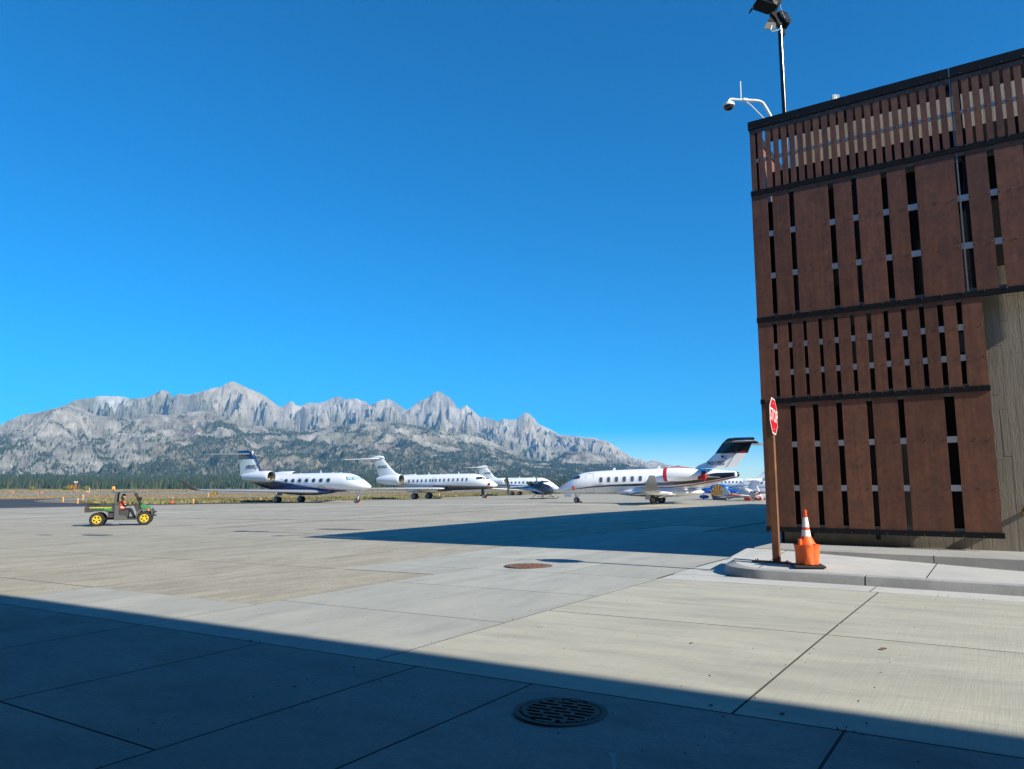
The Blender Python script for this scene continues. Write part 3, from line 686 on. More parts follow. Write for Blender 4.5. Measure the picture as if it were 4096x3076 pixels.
rowC = [(-.03, .306), (.392, .631), (.709, .951), (1.024, 1.267), (1.342, 1.579), (1.662, 1.907), (1.989, 2.223), (2.315, 2.55), (2.637, 2.878), (2.971, 3.205), (3.294, 3.528), (3.626, 3.856), (3.953, 4.297)]
rowD = [(-.03, .585), (.70, 1.057), (1.17, 1.529), (1.644, 2.118), (2.228, 2.699), (2.812, 3.52), (3.695, 4.297)]
rowA = []
x = -0.012
while x < 4.0: rowA.append((x, x + 0.119)); x += 0.1763
x = 4.097
while x < 6.0: rowA.append((x, x + 0.121)); x += 0.1765
zA, zB, zC, zD = (8.40, 9.90), (5.375, 8.285), (3.50, 5.265), (0.70, 3.40)
for r_, zz in ((rowA, zA), (rowB, zB), (rowC, zC), (rowD, zD)):
    for a, b in r_: panel(a, b, *zz)
# black bands, each in lengths with a butt joint
def band(z0, z1, joints, xe):
    xs = [-0.045] + joints + [xe]
    for a, b in zip(xs, xs[1:]):
        MB().span((a + 0.004, -0.03, z0), (b - 0.004, 0.05, z1)).build('band', BLACK, bld, bevel=0.004)
band(9.915, 10.115, [2.12, 4.075], SE); band(8.285, 8.40, [2.16, 4.06], SE); band(5.262, 5.378, [2.16, 4.05], SE)
band(3.395, 3.505, [2.16], 4.315); band(0.60, 0.705, [2.2], 4.335)
# galvanised rails behind the gaps
for z, xe in ((9.135, SE), (7.32, SE), (6.325, SE), (4.69, 4.30), (4.08, 4.30), (2.483, 4.30), (1.538, 4.30)):
    hgt = 0.12 if z < 9 else 0.075
    MB().span((0.02, 0.012, z - hgt / 2), (xe - 0.02, 0.06, z + hgt / 2)).build('rail', GALV, bld)
for z in (8.265, 5.395, 5.25, 3.51, 3.385, 0.715, 9.885):                # ledger angles just behind the bands
    MB().span((0.02, 0.014, z - 0.05), ((SE if z > 5.3 else 4.29), 0.055, z + 0.05)).build('ledger_angle', mat('painted_angle', (0.14, 0.135, 0.12), 0.6), bld)
for xx, z0, z1 in ((4.085, 5.39, 8.28), (4.075, 8.41, 9.9)):
    MB().span((xx - 0.016, 0.0, z0), (xx + 0.012, 0.11, z1)).build('mullion_angle', mat('mullion_grey', (0.17, 0.18, 0.20), 0.5), bld)
for z in (7.55, 7.05, 6.2, 5.85):
    MB().span((4.15, 0.10, z - 0.13), (4.21, 0.115, z + 0.13)).build('bracket_plate', mat('dull_steel', (0.12, 0.12, 0.12), 0.5, metal=0.5), bld)
MB().span((3.86, 0.10, 4.2), (3.93, 0.115, 4.6)).build('bracket_plate', mat('dull_steel'), bld)
# bolts: domed heads on panels and bands
bm = MB()
def bolt(x, z, y=-0.006, r=0.011): bm.lathe([(r, 0), (r * 0.9, -0.008), (r * 0.35, -0.012)], (x, y, z), 'y', 7)
for r_, zs in ((rowB, (7.32, 6.325)), (rowC, (4.69, 4.08)), (rowD, (2.483, 1.538)), (rowA, (9.135,))):
    for a, b in r_:
        for z in zs:
            w = b - a
            xs = [a + w * 0.5] if w < 0.2 else ([a + 0.045, b - 0.045] if w < 0.45 else [a + 0.05, (a + b) / 2, b - 0.05])
            for x in xs: bolt(x, z)
for z, xe, st in ((9.945, SE, 0.353), (8.385, SE, 0.353), (5.36, SE, 0.36), (3.488, 4.3, 0.24), (0.625, 4.3, 0.33)):
    x = 0.03
    while x < xe: bolt(x, z, -0.03, 0.013); x += st
bm.build('bolts', mat('bolt_steel', (0.055, 0.052, 0.05), 0.45, metal=0.4), bld, kind='stuff')
# posts of the frame behind the screen
for x, z0, z1 in ((0.10, 0.5, 9.9), (0.86, 0.5, 8.3), (2.16, 0.5, 9.9), (4.2, 0.7, 9.9), (6.05, 5.3, 9.9)):
    MB().span((x - 0.04, 0.075, z0), (x + 0.04, 0.17, z1)).build('frame_post', BLACK, bld)
# walls
WD = 0.33
def boards(x0, x1, z0, z1, y, dep):
    M_ = MB(); x = x0
    g = random.Random(5)
    while x < x1 - 0.01:
        w = min(g.uniform(0.11, 0.2), x1 - x)
        z = z0
        while z < z1 - 0.01:
            h = min(g.uniform(0.9, 2.6), z1 - z); d = g.uniform(0, 0.0035)
            M_.span((x, y - d, z), (x + w - 0.003, y + dep, z + h - 0.003)); z += h
        x += w
    return M_
M_ = boards(3.95, 14, 0.2, 5.9, WD, 0.12); M_.build('concrete_wall', BOARD, bld)
M_ = boards(0.25, 3.95, 0.2, 0.72, WD, 0.12); M_.build('concrete_wall', BOARD, bld)
M_ = boards(2.55, 2.98, 0.72, 2.55, WD, 0.12); M_.build('concrete_wall', BOARD, bld)
MB().span((0.95, 0.47, 0.2), (14, 0.5, 8.24)).span((0.15, 0.47, 0.2), (0.949, 0.5, 3.9)).span((0.15, 0.47, 5.05), (0.949, 0.5, 8.24)).span((3.93, 0.02, 1.2), (3.94, 0.329, 5.2)).build('backing_and_sun_stop', DARK, bld)  # black backing keeps the gaps dark; the cross plate is added to block sun
MB().span((0.95, 0.5, 0.2), (14, 52, 8.25)).build('building_core', BOARD, bld)
MB().span((0.6, 0.30, 8.25), (14, 52, 8.40)).build('roof', mat('roof_gravel', (0.25, 0.24, 0.22), 0.9), bld)
M_ = boards(0.0, 2.5, 8.40, 10.4, 0.0, 0.2); M_.v += []
for a_, b_, c_ in ((2.5, 4.0, 10.6), (4.0, 5.6, 10.8)):
    w_ = boards(a_, b_, 8.40, c_, 0.0, 0.2); M_.add(w_.v, w_.f)
M_.build('penthouse_wall', BOARD, bld, M=Matrix.Translation((0.85, 0.70, 0)) @ Matrix.Rotation(R(10), 4, 'Z'))
MB().span((0.35, 0.16, 9.70), (SE, 0.42, 9.93)).build('top_shade_strip', DARK, bld)  # dark strip put in for the shade under the cap
MB().span((0.35, 0.18, 8.41), (SE, 0.40, 8.84)).build('bottom_shade_strip', DARK, bld)  # dark strip put in for the shadow at the foot of the slats
# the return side: same bands, panels down the flank
for k in range(26):
    y0 = 0.06 + 2.1 * k
    for z0, z1 in (zB, zC, zD):
        if k < 26: MB().span((-0.006, y0, z0), (0.006, y0 + 2.085, z1)).build('panel', RUST, bld)
    MB().span((-0.006, y0 + (0.95 if k == 0 else 0), zA[0]), (0.006, y0 + 2.085, zA[1])).build('panel', RUST, bld)
for k in range(3):
    MB().span((-0.006, 0.1 + 0.3 * k, zA[0]), (0.006, 0.34 + 0.3 * k, zA[1])).build('panel', RUST, bld)
for z0, z1 in ((9.915, 10.115), (8.285, 8.40), (5.262, 5.378), (3.395, 3.505), (0.60, 0.705)):
    MB().span((-0.045, 0.055, z0), (0.03, 55, z1)).build('band', BLACK, bld)
MB().span((0.5, 0.6, 0.2), (0.93, 54.5, 9.8)).build('flank_wall', DARK, bld) if False else None
# wall lamp at the right-hand edge
lamp = thing('wall_lamp', 'round brass wall lamp on the board-marked concrete wall', 'lamp', M=Matrix.Translation((CX0, CY0, 0)) @ Matrix.Rotation(ANG, 4, 'Z') @ Matrix.Translation((4.71, WD, 1.10)))
brass = mat('brass', (0.45, 0.28, 0.08), 0.3, metal=0.9)
MB().lathe([(0.05, 0.0), (0.05, -0.06), (0.03, -0.07)], (0, 0, 0), 'y', 16).build('mount', brass, lamp, smooth=40)
MB().lathe([(0.09, -0.06), (0.095, -0.12), (0.08, -0.16), (0.03, -0.18)], (0, 0, 0), 'y', 20).build('shade', brass, lamp, smooth=40)

# ================================================================== terminal behind the camera (its roof throws the near shadow)
term = thing('terminal_building', 'terminal building with deep roof overhang behind the viewpoint', 'building', (0, 0, 0), ANG)
RH = 11.0
ROOFQ = 5.88 - 0.1795 * RH
MB().span((-70, -18, RH), (60, ROOFQ, RH + 0.5)).build('roof', mat('roof_timber', (0.20, 0.13, 0.08), 0.7, var=(0.14, 0.09, 0.055)), term)
for k in range(14):
    x0 = -70 + k * 9.3
    MB().span((x0, -2.2, 0.0 - 1.0), (x0 + 9.1, -2.0, RH - 0.02)).build('wall', mat('terminal_cladding', (0.22, 0.17, 0.12), 0.8, var=(0.17, 0.13, 0.09)), term)
    f = MB().span((x0 + 0.6, -1.99, 0.4), (x0 + 8.5, -1.93, 7.5)).build('window', BLACK, term)
    MB().span((x0 + 0.75, -1.925, 0.55), (x0 + 8.35, -1.92, 7.35)).build('pane', mat('tinted_glass', (0.02, 0.03, 0.035), 0.08, spec=0.8), f)
# ================================================================== lamp mast and camera on the roof
def fq(x, y, z): return Vector((CX0, CY0, 0)) + EP * x + EQ * y + Vector((0, 0, z))
mast = thing('floodlight_mast', 'black floodlight mast rising from the roof corner', 'lamp post', fq(2.0, 1.5, 8.40) * 0 + Vector((6.86, 17.5, 8.40)))
GLOSS = mat('gloss_black', (0.008, 0.008, 0.011), 0.16, spec=0.6)
MB().tube([(0, 0, 0), (0, 0, 5.05)], 0.058, 20).build('pole', GLOSS, mast, smooth=40)
MB().lathe([(0.060, 4.70), (0.066, 4.71), (0.066, 4.76), (0.060, 4.77)], (0, 0, 0), 'z', 20).build('clamp_band', GALV, mast, smooth=40)
MB().box((0, 0, 0.03), (0.3, 0.3, 0.05)).build('base_plate', BLACK, mast)
def flood(loc, rot, s=1.0, visor=True):
    M = Matrix.Translation(loc) @ rot.to_4x4() @ Matrix.Scale(s, 4)
    h = MB(); h.prism([(-0.16, -0.02), (0.16, -0.02), (0.12, 0.16), (-0.12, 0.16)], 0, -0.22, 0.22)
    for k in range(7): h.span((-0.2, -0.11 + k * 0.035, 0.16), (0.2, -0.1 + k * 0.035, 0.2))
    o = h.build('floodlight', mat('flood_black', (0.02, 0.021, 0.023), 0.45), mast, M=M)
    MB().span((-0.19, -0.13, -0.03), (0.19, 0.13, -0.022)).build('lens', mat('flood_lens', (0.10, 0.10, 0.10), 0.15, spec=0.7), o)
    if visor:
        MB().add([(-0.23, 0.15, -0.02), (0.23, 0.15, -0.02), (0.27, 0.30, -0.40), (-0.27, 0.30, -0.40)], [(0, 1, 2, 3)]).add([(-0.23, 0.157, -0.02), (0.23, 0.157, -0.02), (0.27, 0.307, -0.40), (-0.27, 0.307, -0.40)], [(3, 2, 1, 0)]).build('visor', mat('sunlit_visor_grey', (0.16, 0.145, 0.12), 0.6), o)
    MB().tube([(-0.24, 0, 0.1), (-0.27, 0, 0.26), (0.27, 0, 0.26), (0.24, 0, 0.1)], 0.014, 6).build('yoke', BLACK, o)
    return o
def rot(x, y, z): return Matrix.Rotation(R(z), 3, 'Z') @ Matrix.Rotation(R(y), 3, 'Y') @ Matrix.Rotation(R(x), 3, 'X')
# floodlight heads on the mast (x right, z up in the mast frame)
FB = mat('floodlight_black', (0.008, 0.008, 0.009), 0.6, spec=0.2); VG = mat('sunlit_visor_grey', (0.09, 0.082, 0.066), 0.6); LENS = mat('flood_lens', (0.05, 0.05, 0.055), 0.12, spec=0.8)  # VG is paler for faces the sun strikes: light put into the colour
def head(housing, y0, y1): return MB().prism(housing, 1, y0, y1).build('floodlight', FB, mast, bevel=0.008)
h1 = head([(-.25, 5.46), (-.2, 5.32), (-.12, 5.285), (.0, 5.39), (.03, 5.48), (.03, 5.82), (-.3, 5.82)], -.2, .2)
MB().prism([(-.24, 5.44), (-.19, 5.335), (-.13, 5.30), (-.10, 5.40)], 1, -.215, -.203).build('lens', VG, h1)  # paler face standing in for the sunlit plate
MB().prism([(-.61, 5.49), (-.60, 5.47), (-.2, 5.318), (-.2, 5.335)], 1, -.22, .22).build('visor', FB, h1)
MB().prism([(-.61, 5.485), (-.57, 5.47), (-.72, 5.27), (-.75, 5.285)], 1, -.1, .1).build('visor', FB, h1)
h2 = head([(-.05, 5.2), (.02, 5.215), (.16, 5.15), (.19, 5.09), (.262, 4.93), (.21, 4.86), (.11, 4.895), (.0, 5.05)], -.12, .16)
MB().prism([(.03, 5.10), (.15, 5.06), (.21, 4.95), (.12, 4.93)], 1, -.135, -.122).build('lens', LENS, h2)
for k in range(4):
    MB().tube([(.03 + .04 * k, -.13, 5.19 - .015 * k), (.03 + .04 * k, .13, 5.19 - .015 * k)], 0.012, 6).build('cooling_fin', FB, h2)
h3 = head([(-.21, 5.16), (-.315, 4.965), (-.09, 4.95), (-.075, 5.13)], -.03, .10)
MB().prism([(-.33, 4.95), (-.425, 4.77), (-.15, 4.73), (-.08, 4.94)], 1, -.035, -.015).build('visor', VG, h3)  # lower half of the plate paler, standing in for sun on it
h4 = head([(.065, 4.92), (.10, 4.90), (.158, 4.70), (.145, 4.66), (.07, 4.635)], .02, .2)
MB().prism([(-.24, 5.19), (-.06, 5.25), (.06, 4.98), (.045, 4.84), (-.055, 4.84), (-.12, 5.03)], 1, -.07, .07).build('bracket', BLACK, mast, bevel=0.01)
MB().tube([(-.03, -.03, 4.735), (-.12, -.05, 4.70), (-.235, -.06, 4.665), (-.26, -.05, 4.72), (-.215, -.04, 4.85)], .012, 6).build('stay_arm', GALV, mast)
MB().tube([(-.03, -.06, 5.35), (-.01, -.1, 5.5), (.01, -.1, 5.3), (.08, -.14, 4.98)], .007, 6).build('cable', GALV, mast)

# white dome camera on a swan-neck arm
Wp = mat('white_powder_coat', (0.80, 0.80, 0.79), 0.35)
def cpt(x, y, Y=17.0):                                                 # a point on the arm, at its own distance
    u = (x - 2048) / 2959.0; v = (y - 1538) / 2959.0
    dy = math.cos(PITCH) + v * math.sin(PITCH); dz = math.sin(PITCH) - v * math.cos(PITCH)
    return Vector((u * Y / dy, Y, CAMZ + dz * Y / dy))
b0 = cpt(3086, 480)
camx = thing('security_camera', 'white dome security camera hanging from a bent white arm', 'camera', b0)
def L_(x, y, Y=17.0): return cpt(x, y, Y) - b0
MB().tube([L_(3090, 510), L_(3082, 464), L_(3066, 435), L_(3052, 413), L_(3040, 406), L_(3024, 403), L_(2984, 401)], 0.036, 14).build('arm', Wp, camx, smooth=60)
MB().tube([L_(2984, 401), L_(2950, 399), L_(2930, 396), L_(2921, 397), L_(2915, 403), L_(2912, 414)], 0.028, 14).build('arm', Wp, camx, smooth=60)
MB().tube([L_(2988, 401), L_(2972, 400)], 0.05, 14).build('collar', Wp, camx, smooth=40)
MB().tube([L_(3056, 475), L_(3003, 421), L_(2984, 408)], 0.016, 8).build('stay', GALV, camx)
d = L_(2914, 424)
MB().lathe([(0.03, 0.075), (0.10, 0.07), (0.145, 0.05), (0.148, -0.01), (0.135, -0.015)], d, 'z', 24).build('housing', Wp, camx, smooth=40)
MB().lathe([(0.125, -0.012), (0.12, -0.05), (0.095, -0.085), (0.05, -0.105), (0.01, -0.108)], d, 'z', 24).build('dome', mat('smoked_dome', (0.02, 0.02, 0.022), 0.08, spec=0.8), camx, smooth=60)
MB().tube([L_(2964, 397), L_(2961, 326)], 0.014, 8).build('antenna', mat('antenna_pinkish', (0.72, 0.66, 0.64), 0.5), camx)
# small finned head poking over the parapet
o = thing('roof_vent', 'small grey finned vent peeking over the roof edge', 'vent', fq(1.95, 0.45, 9.95) * 0 + cpt(3341, 403, 16.3))
MB().lathe([(0.05, -0.4), (0.05, 0.05), (0.035, 0.14), (0.02, 0.15)], (0, 0, 0), 'z', 12).build('stem', Wp, o, smooth=40)
for k in range(-2, 3): MB().box((k * 0.035, 0, 0.06), (0.012, 0.1, 0.14)).build('fin', mat('pale_grey', (0.55, 0.58, 0.57), 0.5), o)

# ================================================================== stop sign
sp = Vector((4.80, 13.72, surf(-3.665, 14.07) + 0.002))
stop = thing('stop_sign', 'red and white STOP sign bolted to a rusty brown square post', 'stop sign', sp, ANG)
CORT = mat('weathered_steel', (0.25, 0.105, 0.045), 0.75, var=(0.11, 0.05, 0.028), vscale=5, bump=0.2, bscale=60)
MB().span((-0.062, -0.055, 0.0), (0.062, 0.055, 2.98)).build('post', CORT, stop, bevel=0.006)
MB().span((-0.42, -0.10, -0.03), (0.24, 0.10, 0.014)).build('base_plate', CORT, stop, bevel=0.004)
for x, y in ((-0.36, -0.06), (-0.36, 0.06), (0.18, -0.06), (0.18, 0.06)):
    MB().lathe([(0.014, 0.012), (0.014, 0.028), (0.006, 0.045)], (x, y, 0), 'z', 6).build('bolt', mat('bolt_steel'), stop)
def octo(r, y0, y1):
    return [(r / math.cos(math.pi / 8) * math.cos(math.pi / 8 + k * math.pi / 4), r / math.cos(math.pi / 8) * math.sin(math.pi / 8 + k * math.pi / 4)) for k in range(8)]
SR = 0.335
Ms = Matrix.Translation((0.070, -0.015, 2.65)) @ Matrix.Rotation(R(3.2), 4, 'Z') @ Matrix.Rotation(R(-4), 4, 'X')
face = MB().prism(octo(SR, 0, 0), 0, 0.0, 0.004).build('sign_plate', mat('sign_white', (0.80, 0.80, 0.78), 0.35), stop, M=Ms)
MB().prism(octo(SR - 0.022, 0, 0), 0, 0.0045, 0.006).build('red_face', mat('sign_red', (0.50, 0.008, 0.022), 0.4), face)
text('lettering', 'STOP', 0.345, mat('sign_white'), face, frame((0.0065, 0, 0), (0, 1, 0), (0, 0, 1), (1, 0, 0)), bold=0.0, depth=0.0006, sx=0.80)
for z in (0.24, -0.24): MB().lathe([(0.012, 0.006), (0.009, 0.012), (0.004, 0.014)], (0, 0, z), 'x', 8).build('bolt', GALV, face)

# ================================================================== traffic cone with orange pocket skirt
def cone(loc, label, scale=1.0, full=True, group=None, nm='traffic_cone'):
    c = thing(nm, label, 'traffic cone', loc, R(-12), group)
    OR = mat('cone_orange', (0.78, 0.085, 0.018), 0.45); RW = mat('reflective_white', (0.78, 0.79, 0.80), 0.35); RB = mat('cone_rubber', (0.02, 0.02, 0.022), 0.7)
    s = scale
    rr = lambda z: (0.135 - (z - 0.06) * (0.135 - 0.027) / 0.92) * s
    b = MB().span((-.27 * s, -.27 * s, 0), (.27 * s, .27 * s, .045 * s)).build('base', RB, c, bevel=0.02 * s)
    MB().lathe([(rr(.05) + .01, .045 * s), (rr(.07), .07 * s), (rr(.96), .96 * s), (rr(.97) + .004, .965 * s), (rr(.99) + .004, 1.01 * s), (.018 * s, 1.02 * s)], n=28).build('cone_body', OR, c, smooth=40)
    for z0, z1 in ((.53, .66), (.71, .885)):
        MB().lathe([(rr(z0) + .003 * s, z0 * s), (rr(z1) + .003 * s, z1 * s)], n=28, cap=False).build('reflective_collar', RW, c, smooth=40)
    if full:
        SK = mat('skirt_orange', (0.80, 0.13, 0.02), 0.55, bump=0.25, bscale=9)
        rings = []
        for z, r0, amp in ((.055, .185, .02), (.10, .19, .03), (.2, .192, .04), (.30, .195, .055), (.365, .2, .07), (.385, .205, .075), (.38, .185, .06), (.30, .16, .03)):
            ring = []
            for k in range(64):
                a = 2 * math.pi * k / 64; ph = a * 6 + 0.6
                r = r0 + amp * 0.85 * (abs(math.sin(ph / 2)) ** 0.5 - 0.6) + 0.006 * math.sin(9 * a + z * 20)
                ring.append((r * math.cos(a), r * math.sin(a), z))
            rings.append(ring)
        MB().rings(rings, True, False).build('pocket_skirt', SK, c, smooth=35)
        MB().lathe([(.15, .30), (.148, .40), (rr(.5) + .014, .50), (rr(.52) + .008, .525), (rr(.52) - .005, .526)], n=28, cap=False).build('skirt_collar', SK, c, smooth=40)
        MB().tube([(-.12, -.10, .2), (-.125, -.105, .48)], .034, 10).build('flag_roll', SK, c, smooth=40)
        MB().tube([(.11, -.13, .2), (.118, -.14, .40)], .03, 10).build('flag_roll', SK, c, smooth=40)
    return c
cone((5.15, 13.19, surf(-3.08, 13.82)), 'large orange cone with two white bands and a pocketed orange skirt on the pavement', 0.96)
cone((-45.75, 100.9, gz(-45.75) - 0.005), 'orange cone far across the apron at the grass edge', 1.0, True, None)

# ================================================================== storm drain grates
def grate(loc, r, label, rows, light):
    g = thing('drain_grate', label, 'drain grate', loc, ANG + R(8))
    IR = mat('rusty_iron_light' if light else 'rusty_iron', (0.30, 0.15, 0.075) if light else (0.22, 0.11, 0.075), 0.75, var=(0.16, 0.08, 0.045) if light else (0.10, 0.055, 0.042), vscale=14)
    RING = mat('ring_iron', (0.16, 0.12, 0.10), 0.8, var=(0.09, 0.07, 0.065), vscale=10)
    MB().lathe([(r * 0.985, 0.0), (r, 0.002), (r, 0.012), (r * 0.88, 0.014), (r * 0.87, 0.004)], n=56, cap=False).build('frame_ring', RING, g, smooth=40)
    MB().lathe([(r * 0.9, 0.003), (0.01, 0.003)], n=40, cap=False).build('pit_shade_disc', mat('pit_shade_black', (0.006, 0.006, 0.007), 1.0), g)  # flat black disc in place of the shade down the shaft
    M_ = MB(); ri = r * 0.865; n = rows * 2 + 1; hh = 2 * ri / n
    for k in range(n):
        y0 = -ri + k * hh; y1 = y0 + hh; ym = max(abs(y0), abs(y1)); 
        if ym >= ri: ym = ri * 0.97
        w = math.sqrt(max(0.0, ri * ri - min(ym, ri * 0.995) ** 2))
        if k % 2 == 0: M_.span((-w, y0 + hh * 0.04, 0.006), (w, y1 - hh * 0.04, 0.016))
        else:
            edge = max(0.03, w - ri * 0.93)
            segs = [(-w, -w + ri * 0.16), (w - ri * 0.16, w)]
            off = 0.10 * ri * (1 if (k // 2) % 2 else -1)
            for c in ((-0.26, 0.26) if not light else (-0.45, 0.0, 0.45)): segs.append((c * ri + off - 0.05 * ri, c * ri + off + 0.05 * ri))
            for a, b in segs:
                if b > a: M_.span((max(a, -w), y0, 0.006), (min(b, w), y1, 0.016))
    M_.build('grate_plate', IR, g)
grate((0.355, 5.70, gz(0.355)), 0.345, 'round rusty slotted drain grate in the shaded foreground', 8, False)
grate((0.35, 15.85, gz(0.35) + 0.001), 0.50, 'round rusty drain grate in pale sunlit concrete below the sign shadow', 7, True)
for p, q, s, lab in ((-1.2, 8.2, .06, 'small dead leaf on the sunlit broomed slab right of the joint'), (-1.5, 5.62, .035, 'dark leaf scrap on the shaded joint, right one of a pair'), (-2.0, 5.58, .03, 'dark leaf scrap on the shaded joint, left one of a pair'),
        (-2.9, 7.6, .03, 'tiny dead leaf in the middle of the sunlit broomed slab'), (-7.2, 4.2, .025, 'tiny dark leaf scrap on the shaded slab left of centre'), (-5.2, 4.4, .03, 'dark leaf scrap on the shaded slab near the drain grate')):
    x, y, _ = pq(p, q)
    tag(link('leaf_scrap', MB().add([(0, 0, 0), (s, s * .2, s * .25), (s * 1.6, s * .9, 0.01), (s * .5, s * .7, s * .3)], [(0, 1, 2, 3)]).add([(0, 0, 0.004), (s, -s * .3, s * .2), (s * 1.2, s * .1, s * .3)], [(0, 1, 2)]).mesh('leaf_scrap', mat('dead_leaf', (0.10, 0.06, 0.035), 0.9)), None, M=Matrix.Translation((x, y, gz(x) + 0.003))),
        lab, 'leaf', 'dead leaf scraps on the forecourt')

# ================================================================== far field signs and markers
YS = mat('sign_yellow', (0.72, 0.45, 0.02), 0.5)
o = thing('ramp_sign', 'yellow taxiway sign reading RAMP behind the dark blue-tailed jet', 'sign', (-86.9, 218.1, gz(-86.9) - 0.06), R(-14))
bx_ = MB().span((-1.05, -0.12, 0.25), (1.05, 0.12, 0.95)).build('sign_box', mat('black_steel'), o, bevel=0.03)
MB().span((-0.99, -0.135, 0.30), (0.86, -0.122, 0.90)).build('sign_face', YS, bx_)
text('lettering', 'RAMP', 0.48, mat('black_steel'), bx_, frame((-0.25, -0.14, 0.60), (1, 0, 0), (0, 0, 1), (0, -1, 0)), bold=0.02)
MB().prism([(0.45, 0.6), (0.62, 0.72), (0.62, 0.63), (0.8, 0.63), (0.8, 0.57), (0.62, 0.57), (0.62, 0.48)], 1, -0.142, -0.136).build('arrow', mat('black_steel'), bx_)
for s in (-0.7, 0.7): MB().tube([(s, 0, 0), (s, 0, 0.26)], 0.04, 6).build('leg', GALV, o)
stk = mat('marker_orange', (0.80, 0.33, 0.06), 0.6); stt = mat('marker_tip', (0.72, 0.68, 0.5), 0.5)
def stake(x, y, h, label):
    o = thing('marker_stake', label, 'marker stake', (x, y, gz(x) - 0.05), group='yellow edge marker stakes')
    MB().tube([(0, 0, 0), (0, 0, h * 0.82)], 0.09, 8).build('stake', stk, o, smooth=40)
    MB().tube([(0, 0, h * 0.82), (0, 0, h)], 0.07, 8).build('tip', stt, o, smooth=40)
stake(-68.9, 114.9, 0.75, 'yellow marker stake at the tip of the dark asphalt, leftmost')
stake(-60.3, 104.0, 0.72, 'yellow marker stake in grass beside the second from the left')
stake(-73.6, 128.4, 0.95, 'yellow marker stake behind the utility vehicle bed on the grass verge')
stake(-44.2, 103.9, 0.62, 'yellow marker stake on the verge right of the far cone')
stake(-69.9, 172.2, 0.9, 'yellow marker stake standing left of the RAMP sign')
stake(-41.0, 122.0, 0.6, 'yellow marker stake on grass below the dark blue jet wing')
stake(-14.6, 150.0, 0.8, 'yellow marker stake on grass behind the white jet with black belly')
stake(1.4, 175.0, 0.9, 'yellow marker stake at the grass end near the black-bellied jet nose')
o = thing('bollard', 'short dark bollard on the grass below the jet wing', 'bollard', (-37.6, 109.1, gz(-37.6) - 0.04))
MB().tube([(0, 0, 0), (0, 0, 0.5)], 0.06, 8).build('stem', BLACK, o); MB().lathe([(0.08, 0.5), (0.08, 0.6), (0.03, 0.64)], n=10).build('cap', BLACK, o)
for k, (x, y, l) in enumerate(((-199, 297.5, 'orange-red marker box, leftmost along the runway edge'), (-187.5, 297.5, 'orange-red marker box, second from left along the runway edge'), (-168.8, 297.5, 'orange-red marker box, third from left along the runway edge'), (-166.8 + 15, 297.5, 'orange-red marker box, rightmost along the runway edge'))):
    o = thing('runway_marker', l, 'marker box', (x, y, gz(x) - 0.1), R(-20), 'orange-red marker boxes along the runway')
    RM = mat('marker_red', (0.75, 0.13, 0.05), 0.6)
    MB().prism([(-0.5, 0), (0.5, 0), (0.42, 0.55), (-0.42, 0.55)], 1, -0.3, 0.3).build('body', RM, o); MB().span((-0.43, -0.305, 0.3), (0.43, 0.305, 0.38)).build('band', mat('marker_pale', (0.8, 0.45, 0.3), 0.6), o)
o = thing('instrument_mast', 'tall orange and white instrument mast at the field edge', 'mast', (-214.5, 367, gz(-214.5) - 0.1))
OM = mat('mast_orange', (0.72, 0.17, 0.06), 0.6)
for s in (-1, 1): MB().tube([(s * 0.45, 0, 0), (s * 0.22, 0, 4.7)], 0.09, 6).build('leg', OM, o)
for z in (0.8, 1.8, 2.8, 3.8): MB().tube([(-0.42, 0, z), (0.38, 0, z + 0.8)], 0.05, 6).build('brace', OM, o)
MB().span((-0.9, -0.15, 4.7), (0.9, 0.15, 4.9)).build('platform', Wp, o)
for x in (-0.75, 0.0, 0.75): MB().lathe([(0.13, 4.9), (0.16, 5.1), (0.1, 5.3), (0.02, 5.35)], (x, 0, 0), 'z', 8).build('lamp_head', Wp, o)
o = thing('equipment_cabinet', 'small white weather instrument beside the orange mast', 'instrument', (-206.5, 364, gz(-206.5) - 0.1))
MB().span((-0.7, -0.3, 0), (0.2, 0.3, 0.55)).build('cabinet', Wp, o); MB().tube([(0.6, 0, 0), (0.6, 0, 1.7)], 0.09, 6).build('pole', Wp, o); MB().ell((0.6, 0, 1.75), (0.2, 0.2, 0.25), 8, 6).build('sensor', Wp, o)
# ================================================================== aircraft (local frame: x to the nose, y to the left wing, z up)
def pose(nx, ny, deg, wx):
    ps = R(deg); h = Vector((math.cos(ps), math.sin(ps), 0)); c0 = Vector((nx, ny, 0)) + h * wx
    sl = (gz(c0.x + 4) - gz(c0.x - 4)) / 8
    up = Vector((-sl, 0, 1)).normalized(); fw = (h - up * h.dot(up)).normalized(); lf = up.cross(fw)
    Rm = Matrix((fw, lf, up)).transposed()
    o = Vector((c0.x, c0.y, gz(c0.x))) - Rm @ Vector((wx, 0, 0))
    M = Rm.to_4x4(); M.translation = o; return M
PW = mat('aircraft_white', (0.87, 0.87, 0.87), 0.25, coat=0.6)
def paint(name, c=(.5, .5, .5), rough=0.22): return mat(name, c, rough, coat=0.8)
NAVY = paint('navy_paint', (0.010, 0.035, 0.14)); JET = paint('black_paint', (0.010, 0.011, 0.016)); REDP = paint('red_stripe', (0.36, 0.012, 0.02)); BLUEP = paint('blue_stripe', (0.03, 0.13, 0.34)); SILV = paint('silver_stripe', (0.42, 0.44, 0.46)); MIDB = paint('midnight_stripe', (0.015, 0.022, 0.05))
GLASS = mat('cabin_glass', (0.035, 0.045, 0.06), 0.06, spec=0.9); CHROME = mat('polished_metal', (0.75, 0.75, 0.76), 0.12, metal=1.0); DKM = mat('engine_dark', (0.03, 0.028, 0.026), 0.5, metal=0.4)
GLASSB = mat('cockpit_shade', (0.35, 0.60, 0.66), 0.08, spec=0.9)
